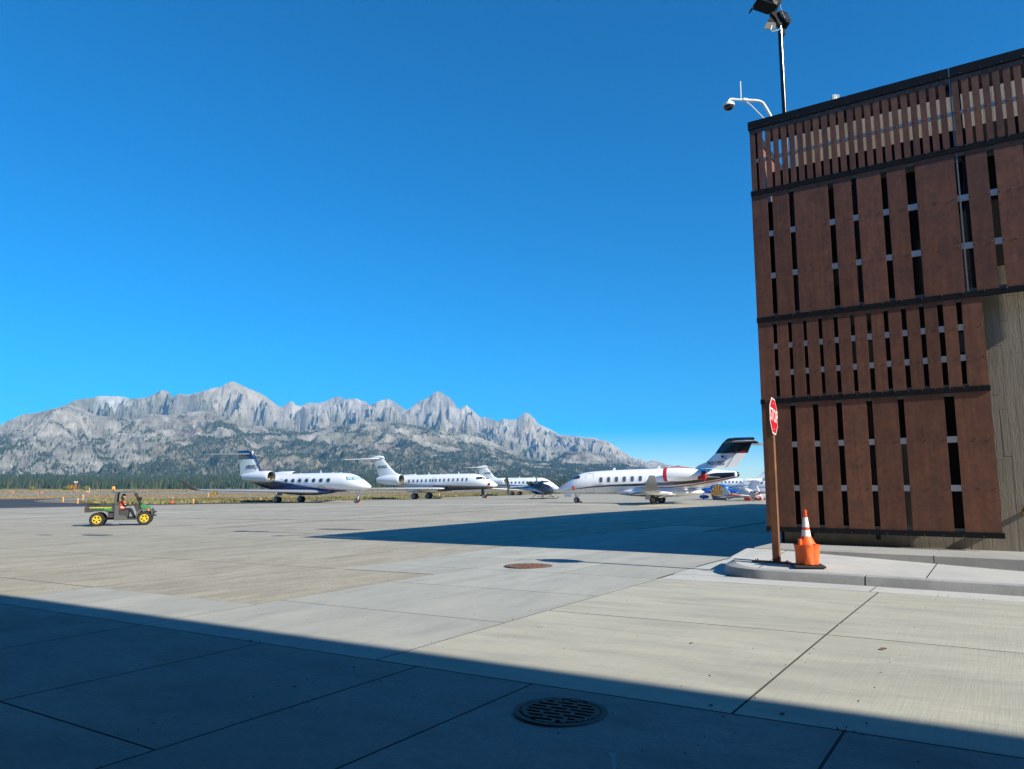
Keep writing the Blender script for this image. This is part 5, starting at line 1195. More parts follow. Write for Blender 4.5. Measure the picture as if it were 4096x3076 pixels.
for sd in (-1, 1):
    airfoil([((-18.5, sd * .2, 5.88), 2.2, .08), ((-20.1, sd * 3.9, 5.72), 1.0, .08)]).build('tailplane', mat('tailplane_light', (0.62, 0.63, 0.63), .3, coat=.4), j, smooth=50)
    wg = airfoil([((-8.4, sd * .9, 1.00), 4.4, .10), ((-9.6, sd * 3.0, 1.06), 3.3, .10), ((-12.2, sd * 9.7, 1.30), 1.5, .09)]).build('wing', PW, j, smooth=50)
    airfoil([((-12.15, sd * 9.65, 1.28), 1.5, .10), ((-12.5, sd * 10.0, 1.55), 1.2, .09), ((-13.0, sd * 10.2, 2.55), .5, .07)]).build('winglet', mat('winglet_tan', (0.38, 0.36, 0.31), .35), j, smooth=50)
    for yy in (3.2, 5.2, 7.4): MB().ell((-12.3 - (yy - 3) * .16, sd * yy, .98 + yy * .012), (1.1, .16, .17), 12, 8).build('flap_track_fairing', PW, wg, smooth=60)
    MB().box((-13.0, sd * 3.6, .78), (.9, 3.2, .05), Matrix.Rotation(R(18), 3, 'Y')).build('flap', PW, wg)
    n = nacelle(j, -15.9, -12.35, sd * 1.75, 2.78, .66, PW, False, False, [(1.0, .90), (.97, .95), (.9, 1.0), (.6, 1.0), (.35, .92), (.12, .74), (0, .62)])
    prof = [(.60 * 1.07, -12.75), (.655 * 1.04, -12.62), (.63, -12.33), (.35, -12.26), (.01, -12.24)]
    MB().lathe(prof, (0, sd * 1.75, 2.78), 'x', 28, cap=False).build('intake_cover', COVER, n, smooth=50)
    MB().tube([(-12.7, sd * 1.75, 3.45), (-13.6, sd * 1.60, 3.49), (-14.6, sd * 1.45, 3.42)], .05, 8).build('cover_strap', COVER, n)
    MB().lathe([(.44, -15.55), (.40, -15.95), (.42, -16.25), (.2, -16.3), (.01, -16.3)], (0, sd * 1.75, 2.70), 'x', 24, cap=False).build('exhaust_cover', COVER, n, smooth=50)
    MB().tube([(-16.1, sd * 1.9, 2.3), (-16.15, sd * 2.0, 1.95)], .05, 6).build('streamer', COVER, n)
    airfoil([((-12.9, sd * .85, 2.72), 3.6, .08), ((-12.9, sd * 1.3, 2.76), 3.2, .08)]).build('pylon', PW, j, smooth=50)
    airfoil([((-15.9, sd * .6, 2.50), 1.5, .05), ((-16.3, sd * 1.5, 2.55), .7, .05)]).build('tail_strake', PW, j)
    gear(j, -11.2, sd * 1.6, .95, .36, .25, .40, .25, (.5, .35 * sd, .5, .55, PW))
gear(j, -2.75, 0, .95, .26, .16, .30, -.12, (.9, .2, .8, .35, PW))
antennas(j, ((-6.6, 3.27, .26), (-11.2, 3.38, .30), (-12.2, 3.40, .22)))
port_text('N217SG', .47, mat('reg_maroon', (0.05, 0.015, 0.02), .5), j, -16.95, .112, 3.84, bold=.012, sx=.98, shear=.12)
port_text('CHALLENGER 350', .13, mat('reg_grey', (0.15, 0.15, 0.16), .5), j, -5.5, 1.115, 1.86, sx=1.0)
for k in range(5): MB().box((-17.75, .105, 4.26 + .07 * k), (.52, .006, .035)).build('flag_stripe', REDP if k % 2 == 0 else PW, j)
MB().box((-17.58, .109, 4.50), (.26, .006, .16)).build('flag_canton', NAVY, j)
for x, z in ((-1.85, 2.0), (-1.35, 1.62)): MB().tube([(x, .62 if x < -1.5 else .48, z), (x + .12, .72 if x < -1.5 else .58, z - .04), (x + .02, .74, z - .18)], .03, 6).build('probe_cover', COVER, j)
cv = MB().ell((-2.75, .98, 1.55), (.13, .1, .16), 10, 8).build('probe_cover', COVER, j, smooth=60)
MB().tube([(-2.75, 1.0, 1.45), (-2.8, 1.02, 1.15)], .025, 6).build('streamer', COVER, cv)
MB().lathe([(.14, .02), (.15, .0), (.01, -.02)], (-16.35, .80, 2.72), 'y', 14, cap=False).build('exhaust_port', DKM, j)

# ---------------------------------------------------------------- three-quarter hidden jet at the right
j = thing('business_jet', 'white jet with blue belly stripes partly hidden at right, registration N301AF on its engine', 'jet', M=pose(46.6, 186.5, 150, -9), group='business jets parked on the apron')
F = Fus([(-.2, 1.75, 1.68, .03), (-.8, 2.2, 1.4, .4), (-2, 2.9, 1.2, .85), (-3.5, 3.5, 1.1, 1.15), (-6, 3.72, 1.1, 1.22), (-12, 3.75, 1.15, 1.22), (-15, 3.7, 1.6, 1.0), (-18, 3.4, 2.3, .6), (-20, 3.0, 2.7, .15)])
F.body().build('fuselage', PW, j, smooth=60)
F.strip(-17, -1, [(-17, 2.2), (-1, 1.6)], [(-17, 2.34), (-1, 1.68)], 1, 30, 2).build('stripe', BLUEP, j, smooth=60)
F.strip(-17, -1.5, None, [(-17, 2.0), (-1, 1.45)], 1, 30, 5).build('belly_paint', BLUEP, j, smooth=60)
for k in range(9): F.disc(-5.2 - .9 * k, 2.88, .19, .26, 1, .014, 2.3).build('window', mat('window_grey'), j)
airfoil([((-13.5, 0, 3.5), 5.5, .05), ((-14.6, 0, 4.1), 4.4, .05), ((-17.6, 0, 7.06), 2.3, .05)], 'y').build('fin', PW, j, smooth=50)
for z in (5.3, 5.6): MB().tube([(-16.2, .13, z - .25), (-17.3, .12, z + .1), (-18.3, .09, z + .35)], .05, 6).build('fin_stripe', MIDB, j)
for sd in (-1, 1):
    airfoil([((-16.6, sd * .15, 4.35), 2.2, .07), ((-18.3, sd * 3.6, 4.15), 1.1, .07)]).build('tailplane', PW, j, smooth=50)
    airfoil([((-7.2, sd * .9, 1.2), 5.0, .10), ((-12, sd * 9.6, 1.6), 1.4, .09)]).build('wing', PW, j, smooth=50)
    n = nacelle(j, -15.9, -11.6, sd * 1.85, 3.0, .68, PW, sd > 0)
    gear(j, -10.4, sd * 2.2, 1.2, .36, .25, .4, .2, None)
gear(j, -3, 0, 1.2, .26, .16, .3, -.2, None)
port_text('N301AF', .55, mat('reg_grey'), j, -13.3, 2.55, 3.03, sx=.9, shear=.2)
# ================================================================== helicopter
h = thing('helicopter', 'black helicopter on skids with blue and white side stripes and drooping rotor blades', 'helicopter', M=pose(5.5, 102.6, -53, -3))
BK = paint('heli_black', (0.012, 0.013, 0.017)); HW = paint('heli_white', (0.75, 0.77, 0.8)); HB = paint('heli_blue', (0.05, 0.16, 0.55))
F = Fus([(.25, 1.02, .92, .05), (.05, 1.30, .72, .36), (-.5, 1.66, .58, .66), (-1.1, 1.95, .53, .80), (-1.9, 2.08, .52, .86), (-2.9, 2.08, .55, .84), (-3.7, 1.98, .68, .72), (-4.6, 1.80, .95, .45), (-6, 1.70, 1.18, .26), (-8, 1.64, 1.33, .17), (-9.6, 1.58, 1.38, .12), (-10.2, 1.52, 1.42, .05)])
F.body(50, 26).build('fuselage', BK, h, smooth=60)
for sd in (-1, 1):
    F.patch([(-1.75, 1.85), (-1.0, 1.74), (-.92, 1.0), (-1.75, .98)], sd).build('door_window', GLASS, h, smooth=60)
    F.patch([(-.92, 1.70), (-.35, 1.48), (-.3, .98), (-.85, .98)], sd).build('front_window', GLASS, h, smooth=60)
    F.patch([(-2.8, 1.80), (-1.9, 1.84), (-1.9, 1.2), (-2.8, 1.2)], sd).build('rear_window', GLASS, h, smooth=60)
    for dz, m_ in ((0, HW), (-.10, HB), (-.19, HW), (-.26, HB)):
        F.strip(-9.6, -.9, [(-9.6, 1.46 + dz * .3), (-2.4, 1.36 + dz - .07), (-.9, .80 + dz - .06)], [(-9.6, 1.46 + dz * .3 + .03), (-2.4, 1.36 + dz), (-.9, .80 + dz)], sd, 40, 2, .014).build('stripe', m_, h, smooth=60)
F.strip(-.3, .22, [(-.3, 1.0), (.22, .96)], None, -1, 10, 5).build('windscreen', GLASS, h, smooth=60); F.strip(-.3, .22, [(-.3, 1.0), (.22, .96)], None, 1, 10, 5).build('windscreen', GLASS, h, smooth=60)
MB().rings([[(x, y, z) for y, z in ((-w, 1.95), (-w, t * .9), (-w * .6, t), (w * .6, t), (w, t * .9), (w, 1.95))] for x, w, t in ((-1.9, .25, 2.1), (-2.3, .42, 2.38), (-3.3, .45, 2.46), (-4.1, .42, 2.30), (-4.8, .25, 2.0))]).build('engine_cowling', BK, h, smooth=30)
text('registration', 'N121HG', .36, HW, h, frame((-3.0, -.455, 2.24), (1, 0, 0), (0, 0, 1), (0, -1, 0)), bold=.01, sx=.9)
MB().box((-4.25, -.62, 2.12), (.75, .12, .55), Matrix.Rotation(R(25), 3, 'X')).build('open_cowl_door', BK, h)
MB().tube([(-4.4, 0, 2.2), (-4.9, 0, 2.28)], .17, 12).build('exhaust', DKM, h)
MB().tube([(-3.3, 0, 2.3), (-3.3, 0, 3.05)], .07, 10).build('rotor_mast', DKM, h)
hub = MB().lathe([(.06, 2.86), (.24, 2.9), (.26, 2.98), (.1, 3.08), (.05, 3.12)], (-3.3, 0, 0), 'z', 14).build('rotor_hub', mat('hub_grey', (.3, .31, .32), .4, metal=.5), h, smooth=40)
for ang in (R(113), R(233), R(-7)):
    cs, sn = math.cos(ang), math.sin(ang); rs = []
    for k in range(13):
        r = .25 + 5.1 * k / 12; z = 2.98 + .02 * r - .022 * r * r * .9; w = .17 if k > 1 else .07
        rs.append([(-3.3 + cs * r - sn * a, sn * r + cs * a, z + b) for a, b in ((-w, 0), (0, .02), (w, .008), (0, -.015))])
    MB().rings(rs).build('rotor_blade', mat('blade_grey', (.13, .135, .14), .5), h, smooth=40)
airfoil([((-9.55, 0, 1.55), .75, .10), ((-10.15, 0, 3.18), .45, .10)], 'y').build('upper_fin', BK, h, smooth=50); airfoil([((-9.75, 0, 1.4), .6, .10), ((-10.0, 0, .55), .4, .10)], 'y').build('lower_fin', BK, h, smooth=50)
airfoil([((-8.6, -1.2, 1.5), .4, .1), ((-8.6, 1.2, 1.5), .4, .1)]).build('horizontal_stabiliser', BK, h, smooth=50)
tr = MB().tube([(-9.45, -.1, 1.5), (-9.45, -.42, 1.5)], .07, 8).build('tail_rotor_hub', DKM, h)
for s in (1, -1): MB().add([(-9.45 - .07, -.40, 1.5), (-9.45 + .07, -.42, 1.5), (-9.45 + s * .22 + .08, -.42, 1.5 + s * .93), (-9.45 + s * .22 - .08, -.40, 1.5 + s * .93)], [(0, 1, 2, 3), (3, 2, 1, 0)]).build('tail_rotor_blade', mat('blade_pale', (.55, .53, .48), .5), tr)
for sd in (-1, 1):
    MB().tube([(.15, sd * 1.05, .30), (-.1, sd * 1.05, .07), (-.5, sd * 1.05, .05), (-3.6, sd * 1.05, .05), (-3.75, sd * 1.05, .08)], .045, 8).build('skid', DKM, h, smooth=40)
    for x in (-1.0, -3.0): MB().tube([(x, sd * .35, .62), (x, sd * .85, .40), (x, sd * 1.05, .06)], .04, 8).build('skid_strut', DKM, h, smooth=40)
    MB().tube([(-.6, sd * 1.0, .30), (-2.0, sd * 1.0, .30)], .03, 6).build('step', DKM, h)

# ================================================================== light aeroplanes
def light_plane(label, x, y, deg, body, pitch=0.0, tail_mat=None, wing_mat=None, spin=None, pant=None, tricycle=False, canopy=GLASS, s=1.0, cowl=None, fin_pts=None):
    M = Matrix.Translation((x, y, gz(x))) @ Matrix.Rotation(R(deg), 4, 'Z') @ Matrix.Scale(s, 4)
    o = thing('light_aeroplane', label, 'light plane', M=M, group='light aeroplanes parked together')
    P_ = Matrix.Rotation(R(-pitch), 4, 'Y')                                          # tail down
    P_ = Matrix.Rotation(R(pitch), 4, 'Y').inverted() if False else P_
    F = Fus([(1.25, .98, .72, .16), (1.0, 1.12, .60, .42), (.4, 1.22, .56, .50), (-.2, 1.26, .54, .53), (-1.2, 1.24, .56, .52), (-2.2, 1.16, .66, .40), (-3.4, 1.04, .78, .24), (-4.6, .96, .84, .08)])
    F.body(34, 20).build('fuselage', body, o, smooth=60, M=P_)
    if cowl: F.strip(.05, 1.22, None, None, 1, 12, 14, .012).build('cowling', cowl, o, smooth=60, M=P_); F.strip(.05, 1.22, None, None, -1, 12, 14, .012).build('cowling', cowl, o, smooth=60, M=P_)
    if canopy: MB().ell((-.75, 0, 1.2), (1.05, .46, .46), 18, 10).build('canopy', canopy, o, smooth=60, M=P_)
    for sd in (-1, 1):
        airfoil([((.25, sd * .4, .62), 1.45, .13), ((.2, sd * 3.5, .80), 1.25, .12)]).build('wing', wing_mat or body, o, smooth=50, M=P_)
        airfoil([((-3.7, sd * .08, .98), .85, .08), ((-3.95, sd * 1.3, 1.0), .55, .08)]).build('tailplane', wing_mat or body, o, smooth=50, M=P_)
    f = airfoil([((-3.55, 0, 1.0), 1.2, .08), ((-4.15, 0, 2.15), .72, .08)], 'y').build('fin', tail_mat or body, o, smooth=50, M=P_)
    rad = .19
    for sd in (-1, 1):
        gx = -.9 if tricycle else .15
        MB().tube([(gx, sd * .35, .62), (gx + .05, sd * .95, .22)], .045, 8).build('gear_leg', GEAR, o)
        w = wheel(o, gx + .05, sd * .98, rad, .14)
        if pant:
            MB().ell((gx - .1, sd * .98, .26), (.62, .16, .23), 14, 10).build('wheel_pant', pant, o, smooth=60)
    if tricycle:
        MB().tube([(.95, 0, .62), (1.0, 0, .2)], .04, 8).build('nose_leg', GEAR, o); wheel(o, 1.0, 0, .17, .12)
        if pant: MB().ell((.9, 0, .24), (.55, .14, .2), 14, 10).build('wheel_pant', pant, o, smooth=60)
    else:
        MB().tube([(-4.45, 0, .30), (-4.62, 0, .12)], .035, 6).build('tail_spring', DKM, o); wheel(o, -4.66, 0, .10, .07)
    sp_ = MB().lathe([(.17, 1.24), (.165, 1.35), (.12, 1.52), (.02, 1.66)], (0, 0, .85), 'x', 16, cap=False).build('spinner', spin or body, o, smooth=60, M=P_)
    return o, F, P_, sp_
def prop(par, sp_, n, a0, m_, L=.92, P_=None):
    for k in range(n):
        a = a0 + 2 * math.pi * k / n; ca, sa = math.cos(a), math.sin(a)
        rs = [[(1.36 + t_, ca * r - sa * w, .85 + sa * r + ca * w) for t_, w in ((0, -c), (.02, 0), (0, c), (-.02, 0))] for r, c in ((.12, .05), (.45, .085), (L, .05))]
        MB().rings(rs).build('propeller_blade', m_, sp_, smooth=40)
blue = paint('cobalt_paint', (0.012, 0.09, 0.42)); silver = paint('brushed_silver', (0.42, 0.46, 0.52), .3)
# A: cobalt plane facing left
o, F, P_, sp_ = light_plane('cobalt blue light plane with dark side windows facing left behind the sunburst tail', 27.2, 101.5, 150, blue, 2, pant=blue, tricycle=True, s=1.25, canopy=paint('cobalt_roof', (0.02, 0.13, 0.5)), tail_mat=mat('fin_grey', (.40, .43, .47), .5))
for a, b in ((-.1, -.55), (-.65, -1.3)):
    for sd in (1, -1):
        vs = [(a, sd * .47, 1.30), (b, sd * .47, 1.30), (b - .05, sd * .40, 1.52), (a - .2, sd * .38, 1.50)]
        MB().quad(*vs).build('side_window', GLASS, o, M=P_)
prop(o, sp_, 3, .5, mat('prop_black', (.02, .02, .022), .4))
MB().add([(.6, .515, .95), (-.1, .53, .85), (-.1, .53, .98)], [(0, 1, 2)]).build('flash', SILV, o, M=P_)
# B: silver tail-dragger with a sunburst tail
dx, dy = math.cos(R(-36)), math.sin(R(-36))
bx, by = 26.0 + dx * 4.66 * 1.15, 95.0 + dy * 4.66 * 1.15
o, F, P_, sp_ = light_plane('silver light plane with yellow and red sunburst rudder and star roundel', bx, by, -36, silver, 7, pant=silver, s=1.15, canopy=None)
fin = [(-3.55, 1.0), (-4.0, 2.0), (-4.35, 2.15), (-4.75, 2.1), (-5.0, 1.2), (-4.95, .95)]
yl = paint('rudder_yellow', (.72, .40, .01)); rd = paint('rudder_red', (.34, .03, .015)); bl = paint('rudder_blue', (.01, .02, .10))
n_ = 13; cxx, czz = -4.35, .98
ray_end = []
for k in range(n_ + 1):
    a = math.pi * k / n_; ray_end.append((cxx + .82 * math.cos(a), czz + 1.25 * math.sin(a)))
for sd in (-1, 1):
    for k in range(n_):
        (x0, z0), (x1, z1) = ray_end[k], ray_end[k + 1]
        MB().add([(cxx, sd * .075, czz), (x0, sd * .07, z0), (x1, sd * .07, z1)], [(0, 1, 2)]).build('sun_ray', rd if k % 2 == 0 else yl, o, M=P_)
MB().prism([(-3.5, .40), (-3.5, 1.0), (-5.15, 1.0), (-4.95, .40)], 1, -.068, .068).build('lower_rudder', bl, o, M=P_)
MB().prism([(cxx + .82 * math.cos(math.pi * k / 12), czz + 1.25 * math.sin(math.pi * k / 12)) for k in range(13)], 1, -.06, .06).build('rudder', rd, o, M=P_)
def star5(x, y, z, r, m_, par, P_):
    pts = []
    for k in range(10):
        a = math.pi / 2 + k * math.pi / 5; rr = r if k % 2 == 0 else r * .4; pts.append((x + rr * math.cos(a), y, z + rr * math.sin(a)))
    MB().quad(*pts).build('star', m_, par, M=P_)
MB().prism([(-2.55 + .36 * math.cos(2 * math.pi * k / 24), .92 + .36 * math.sin(2 * math.pi * k / 24)) for k in range(24)], 1, -.50, -.44).build('roundel', bl, o, M=P_)
star5(-2.55, -.51, .92, .30, PW, o, P_)
MB().span((-3.15, -.505, .84), (-1.95, -.49, 1.0)).build('roundel_bar', PW, o, M=P_)
# C: covered plane with chequered nose
chk = NT('chequer_cloth'); tc = chk.nt.nodes.new('ShaderNodeTexCoord'); ck = chk.nt.nodes.new('ShaderNodeTexChecker'); ck.inputs['Scale'].default_value = 4.6
ck.inputs['Color1'].default_value = (.78, .78, .78, 1); ck.inputs['Color2'].default_value = (.012, .014, .03, 1)
chk.link(tc.outputs['Object'], ck.inputs['Vector']); chk.out(ck.outputs['Color'], .6)
rd2 = paint('wing_red', (.55, .02, .03)); cream = mat('canvas_cover', (.62, .59, .49), .85, bump=.5, bscale=7)
o, F, P_, sp_ = light_plane('light plane under a cream canvas cover with black and white chequered nose', 28.3, 88.0, -60, paint('plane_white', (.7, .71, .72)), 8, s=.93, spin=rd2, pant=rd2, cowl=chk.m, canopy=None, wing_mat=paint('plane_white'))
Fc = Fus([(.12, 1.27, .75, .52), (-.2, 1.48, .70, .555), (-.8, 1.72, .68, .56), (-1.5, 1.56, .68, .55), (-2.1, 1.30, .70, .45), (-3.0, 1.20, .74, .34), (-3.9, 1.14, .72, .22)])
Fc.body(30, 40).build('canvas_cover', cream, o, smooth=50, M=P_)
airfoil([((-3.2, 0, 1.0), 1.65, .10), ((-3.75, 0, 1.75), 1.2, .10), ((-4.2, 0, 2.3), .85, .08)], 'y').build('fin_cover', cream, o, smooth=50, M=P_)
for k in range(9):
    MB().tube([(-.3 - .35 * k, -.50 + .02 * k, 1.35 - .04 * k), (-.4 - .36 * k, -.575 + .03 * k, 1.05), (-.45 - .37 * k, -.55 + .04 * k, .72)], .022, 6).build('cover_fold', cream, o, M=P_)
MB().span((-1.18, -3.62, .72), (.18, -3.44, .84)).build('wing_tip', rd2, o, bevel=.05, M=P_)
airfoil([((.22, -2.2, .725), 1.36, .14), ((.2, -3.52, .80), 1.27, .135)]).build('wing_panel', rd2, o, smooth=50, M=P_)
prop(o, sp_, 2, 1.95, mat('prop_pale', (.62, .60, .55), .4), .95)
MB().tube([(-1.2, -3.3, .62), (-.8, -3.2, .02)], .03, 6).build('tie_down_strap', DKM, o)
# E: white turboprop behind them
M = pose(40.3, 131.5, 150, -3)
o = thing('turboprop_aeroplane', 'white turboprop with slanted cockpit windows behind the canvas-covered plane', 'turboprop', M=M)
F = Fus([(0, 1.50, 1.3, .12), (-.6, 1.75, 1.05, .4), (-1.8, 1.98, .9, .6), (-2.6, 2.15, .85, .7), (-3.3, 2.62, .85, .78), (-4.2, 2.75, .85, .8), (-7, 2.75, .95, .78), (-10, 2.4, 1.5, .4), (-12, 2.2, 1.9, .1)])
F.body(40, 24).build('fuselage', paint('plane_white'), o, smooth=60)
for a, b in (((-2.75, 2.25), (-3.25, 2.50)), ((-3.45, 2.25), (-3.85, 2.52)), ((-4.2, 2.22), (-4.6, 2.52))):
    F.patch([(b[0] + .15, b[1]), (b[0] - .1, b[1]), (a[0] - .4, a[1] - .1), (a[0], a[1] - .1)], 1).build('cockpit_window', GLASS, o, smooth=60)
for k in range(4): F.disc(-5.6 - .9 * k, 2.25, .16, .2, 1).build('window', GLASS, o)
for sd in (-1, 1):
    airfoil([((-4.5, sd * .6, 1.0), 2.2, .12), ((-4.8, sd * 7.5, 1.4), 1.2, .11)]).build('wing', paint('plane_white'), o, smooth=50)
    airfoil([((-11.2, sd * .1, 4.1), 1.1, .1), ((-11.5, sd * 2.4, 4.1), .7, .1)]).build('tailplane', paint('plane_white'), o, smooth=50)
    gear(o, -5.2, sd * 1.9, 1.0, .3, .2, 0.0, .1, None)
airfoil([((-9.3, 0, 2.3), 2.7, .08), ((-11.0, 0, 4.2), 1.3, .08)], 'y').build('fin', paint('plane_white'), o, smooth=50)
gear(o, -1.2, 0, 1.0, .22, .15, 0.0, 0.0, None)
MB().lathe([(.2, 0), (.16, .2), (.02, .42)], (0, 0, 1.4), 'x', 14, cap=False).build('spinner', CHROME, o, smooth=60)

# ================================================================== utility vehicle and its driver
ux, uy = -22.741, 41.318; ang = math.atan2(42.165 - 41.318, -20.647 + 22.741)
M = Matrix.Translation((ux, uy, gz(ux))) @ Matrix.Rotation(ang, 4, 'Z') @ Matrix.Rotation(-0.022 * math.cos(ang) * 0.9, 4, 'Y') @ Matrix.Scale(.91, 4)
u = thing('utility_vehicle', 'green and yellow utility vehicle with open cab, cargo bed and amber beacon', 'utility vehicle', M=M)
GRN = mat('utv_green', (0.03, 0.20, 0.05), .4, coat=.3); YLW = mat('utv_yellow', (.68, .47, .015), .45); DK = mat('utv_plastic', (.035, .037, .038), .55); GRY = mat('utv_grey_plastic', (.075, .08, .082), .55)
W2 = .62
def uw(x, r, y):
    o_ = MB().lathe([(r * .55, -.13), (r * .92, -.14), (r, -.10), (r, .10), (r * .92, .14), (r * .55, .13)], (x, y, r), 'y', 24).build('wheel', TYRE, u, smooth=40)
    t_ = MB()
    for k in range(18):
        a = 2 * math.pi * k / 18
        for s in (-1, 1):
            Mx = Matrix.Rotation(-a - s * .08, 3, 'Y'); t_.box(Vector((x, y + s * .06, r)) + Matrix.Rotation(-a - s * .08, 3, 'Y') @ Vector((r * 1.0, 0, 0)), (.035, .11, .05), Mx)
    t_.build('tread', TYRE, o_)
    sd = -1 if y < 0 else 1
    rim = MB(); rim.lathe([(r * .62, sd * .135), (r * .60, sd * .15), (r * .50, sd * .145), (r * .50, sd * .10)], (x, y, r), 'y', 24, cap=False)
    for k in range(5):
        a = 2 * math.pi * k / 5 + .3
        for d_ in (-.16, .16):
            c, s_ = math.cos(a + d_), math.sin(a + d_)
            rim.tube([(x + c * r * .14, y + sd * .135, r + s_ * r * .14), (x + c * r * .56, y + sd * .145, r + s_ * r * .56)], .022, 6)
    rim.lathe([(r * .18, sd * .12), (r * .16, sd * .155), (.01, sd * .16)], (x, y, r), 'y', 14, cap=False)
    rim.build('rim', YLW, o_, smooth=40)
    MB().lathe([(r * .53, sd * .09), (.01, sd * .09)], (x, y, r), 'y', 20, cap=False).build('brake_disc', DK, o_)
for y in (-W2, W2): uw(0, .40, y); uw(2.54, .40, y)
MB().prism([(-.66, .84), (-.66, 1.17), (-.5, 1.19), (.86, 1.19), (.88, .82), (.5, .82), (.42, .9), (-.2, .9), (-.4, .84)], 1, -.70, .70).build('bed', DK, u, bevel=.02)
for sd in (-1, 1):
    g_ = MB().prism([(-.42, 1.145), (.76, 1.145), (.76, .90), (.46, .92), (.34, 1.0), (-.36, 1.06)], 1, sd * .702, sd * .722).build('bed_panel', GRN, u)
    MB().prism([(-.44, 1.135), (.74, 1.135), (.74, 1.06), (.36, 1.06), (.30, 1.095), (-.42, 1.095)], 1, sd * .7225, sd * .728).build('stripe', YLW, g_)
    MB().tube([(-.64, sd * .66, 1.19), (-.55, sd * .66, 1.30), (.8, sd * .66, 1.30), (.86, sd * .66, 1.2)], .022, 6).build('bed_rail', BLACK, u)
    for x in (-.1, .35): MB().tube([(x, sd * .66, 1.18), (x, sd * .66, 1.3)], .018, 6).build('rail_post', BLACK, u)
    MB().span((-.685, sd * .69, .95), (-.655, sd * .56, 1.12)).build('tail_light', mat('tail_light_red', (.5, .01, .01), .3), u)
    MB().prism([(.9, .36), (.9, 1.25), (1.12, 1.22), (1.15, .62), (1.5, .58), (1.62, .36), (2.05, .36), (2.1, .80), (2.35, .98), (2.75, .98), (2.9, .95), (3.0, .78), (2.95, .6), (2.85, .88), (2.35, .86), (2.15, .6), (2.1, .32), (.9, .32)], 1, sd * .60, sd * .70).build('side_body', GRY, u, bevel=.012)
    MB().tube([(.95, sd * .62, .8), (.93, sd * .62, 1.3), (.95, sd * .60, 1.85), (1.02, sd * .58, 1.97)], .055, 8).build('rear_pillar', GRY, u, smooth=40)
    MB().tube([(2.36, sd * .60, 1.06), (1.95, sd * .57, 1.90)], .035, 8).build('front_pillar', BLACK, u, smooth=40)
    MB().prism([(2.28, 1.20), (2.45, 1.21), (2.85, 1.05), (2.98, .95), (2.75, .94), (2.34, 1.0)], 1, sd * .45, sd * .66).build('hood_side', GRN, u, bevel=.01)
    MB().prism([(2.80, 1.02), (2.98, .94), (3.02, .80), (2.90, .86)], 1, sd * .40, sd * .62).build('headlight', GLASS, u)
    MB().prism([(2.66, .96), (2.78, .97), (2.84, .84), (2.78, .84)], 1, sd * .662, sd * .71).build('indicator', mat('indicator_orange', (.8, .16, .02), .4), u)
    MB().box((2.18, sd * .82, 1.57), (.12, .22, .2)).build('mirror', BLACK, u, bevel=.02)
text('lettering', 'JOHN DEERE', .075, mat('utv_green'), u, frame((.52, -.7305, 1.10), (1, 0, 0), (0, 0, 1), (0, -1, 0)), bold=.002, depth=.001)
MB().prism([(2.28, 1.21), (2.42, 1.225), (2.85, 1.06), (2.95, .97), (2.3, 1.0)], 1, -.45, .45).build('hood', GRN, u, bevel=.02)
MB().prism([(2.75, .95), (3.0, .92), (3.05, .70), (2.98, .5), (2.85, .55)], 1, -.44, .44).build('grille', DK, u)
for z in (.55, .75): MB().tube([(2.9, -.5, z), (3.12, -.42, z), (3.16, 0, z), (3.12, .42, z), (2.9, .5, z)], .03, 8).build('bumper_bar', BLACK, u, smooth=40)
MB().span((.0, -.45, .36), (2.7, .45, .50)).build('chassis', BLACK, u)
MB().span((.55, -.60, .50), (1.1, .60, .80)).build('engine_box', DK, u)
MB().span((1.12, -.58, .34), (2.2, .58, .42)).build('floor', DK, u)
MB().prism([(1.13, .42), (1.13, .88), (1.62, .92), (1.66, .8), (1.6, .42)], 1, -.56, .56).build('seat', DK, u, bevel=.03)
MB().prism([(1.06, .88), (.98, 1.42), (1.08, 1.44), (1.24, .90)], 1, -.54, .54).build('seat_back', DK, u, bevel=.03)
MB().prism([(1.98, 1.3), (2.35, 1.24), (2.35, .62), (2.12, .72), (1.96, 1.12)], 1, -.56, .56).build('dashboard', DK, u, bevel=.02)
MB().tube([(2.0, -.28, 1.12), (1.82, -.28, 1.26)], .025, 8).build('steering_column', BLACK, u)
sw = MB(); sw.tube([Vector((1.81, -.28, 1.27)) + Matrix.Rotation(R(-55), 3, 'Y') @ Vector((.19 * math.cos(a), .19 * math.sin(a), 0)) for a in np.linspace(0, 2 * math.pi, 25)], .016, 6); sw.build('steering_wheel', BLACK, u, smooth=60)
MB().prism([(.78, 1.96), (.80, 2.06), (1.2, 2.07), (1.85, 2.03), (2.04, 1.96), (2.05, 1.88), (1.85, 1.95), (1.0, 1.98)], 1, -.64, .64).build('roof', GRY, u, bevel=.02)
MB().span((.80, -.5, 2.068), (1.22, .5, 2.082)).build('roof_patch', mat('roof_pale', (.5, .55, .42), .5), u)
bc = MB().tube([(.76, -.3, 1.98), (.76, -.3, 2.18)], .02, 6).build('beacon_pole', BLACK, u)
MB().lathe([(.085, 2.18), (.085, 2.30), (.06, 2.345), (.01, 2.35)], (.76, -.3, 0), 'z', 14).build('beacon', mat('beacon_amber', (.9, .22, .015), .25, emit=((1.0, .22, .01), .5)), bc, smooth=40)
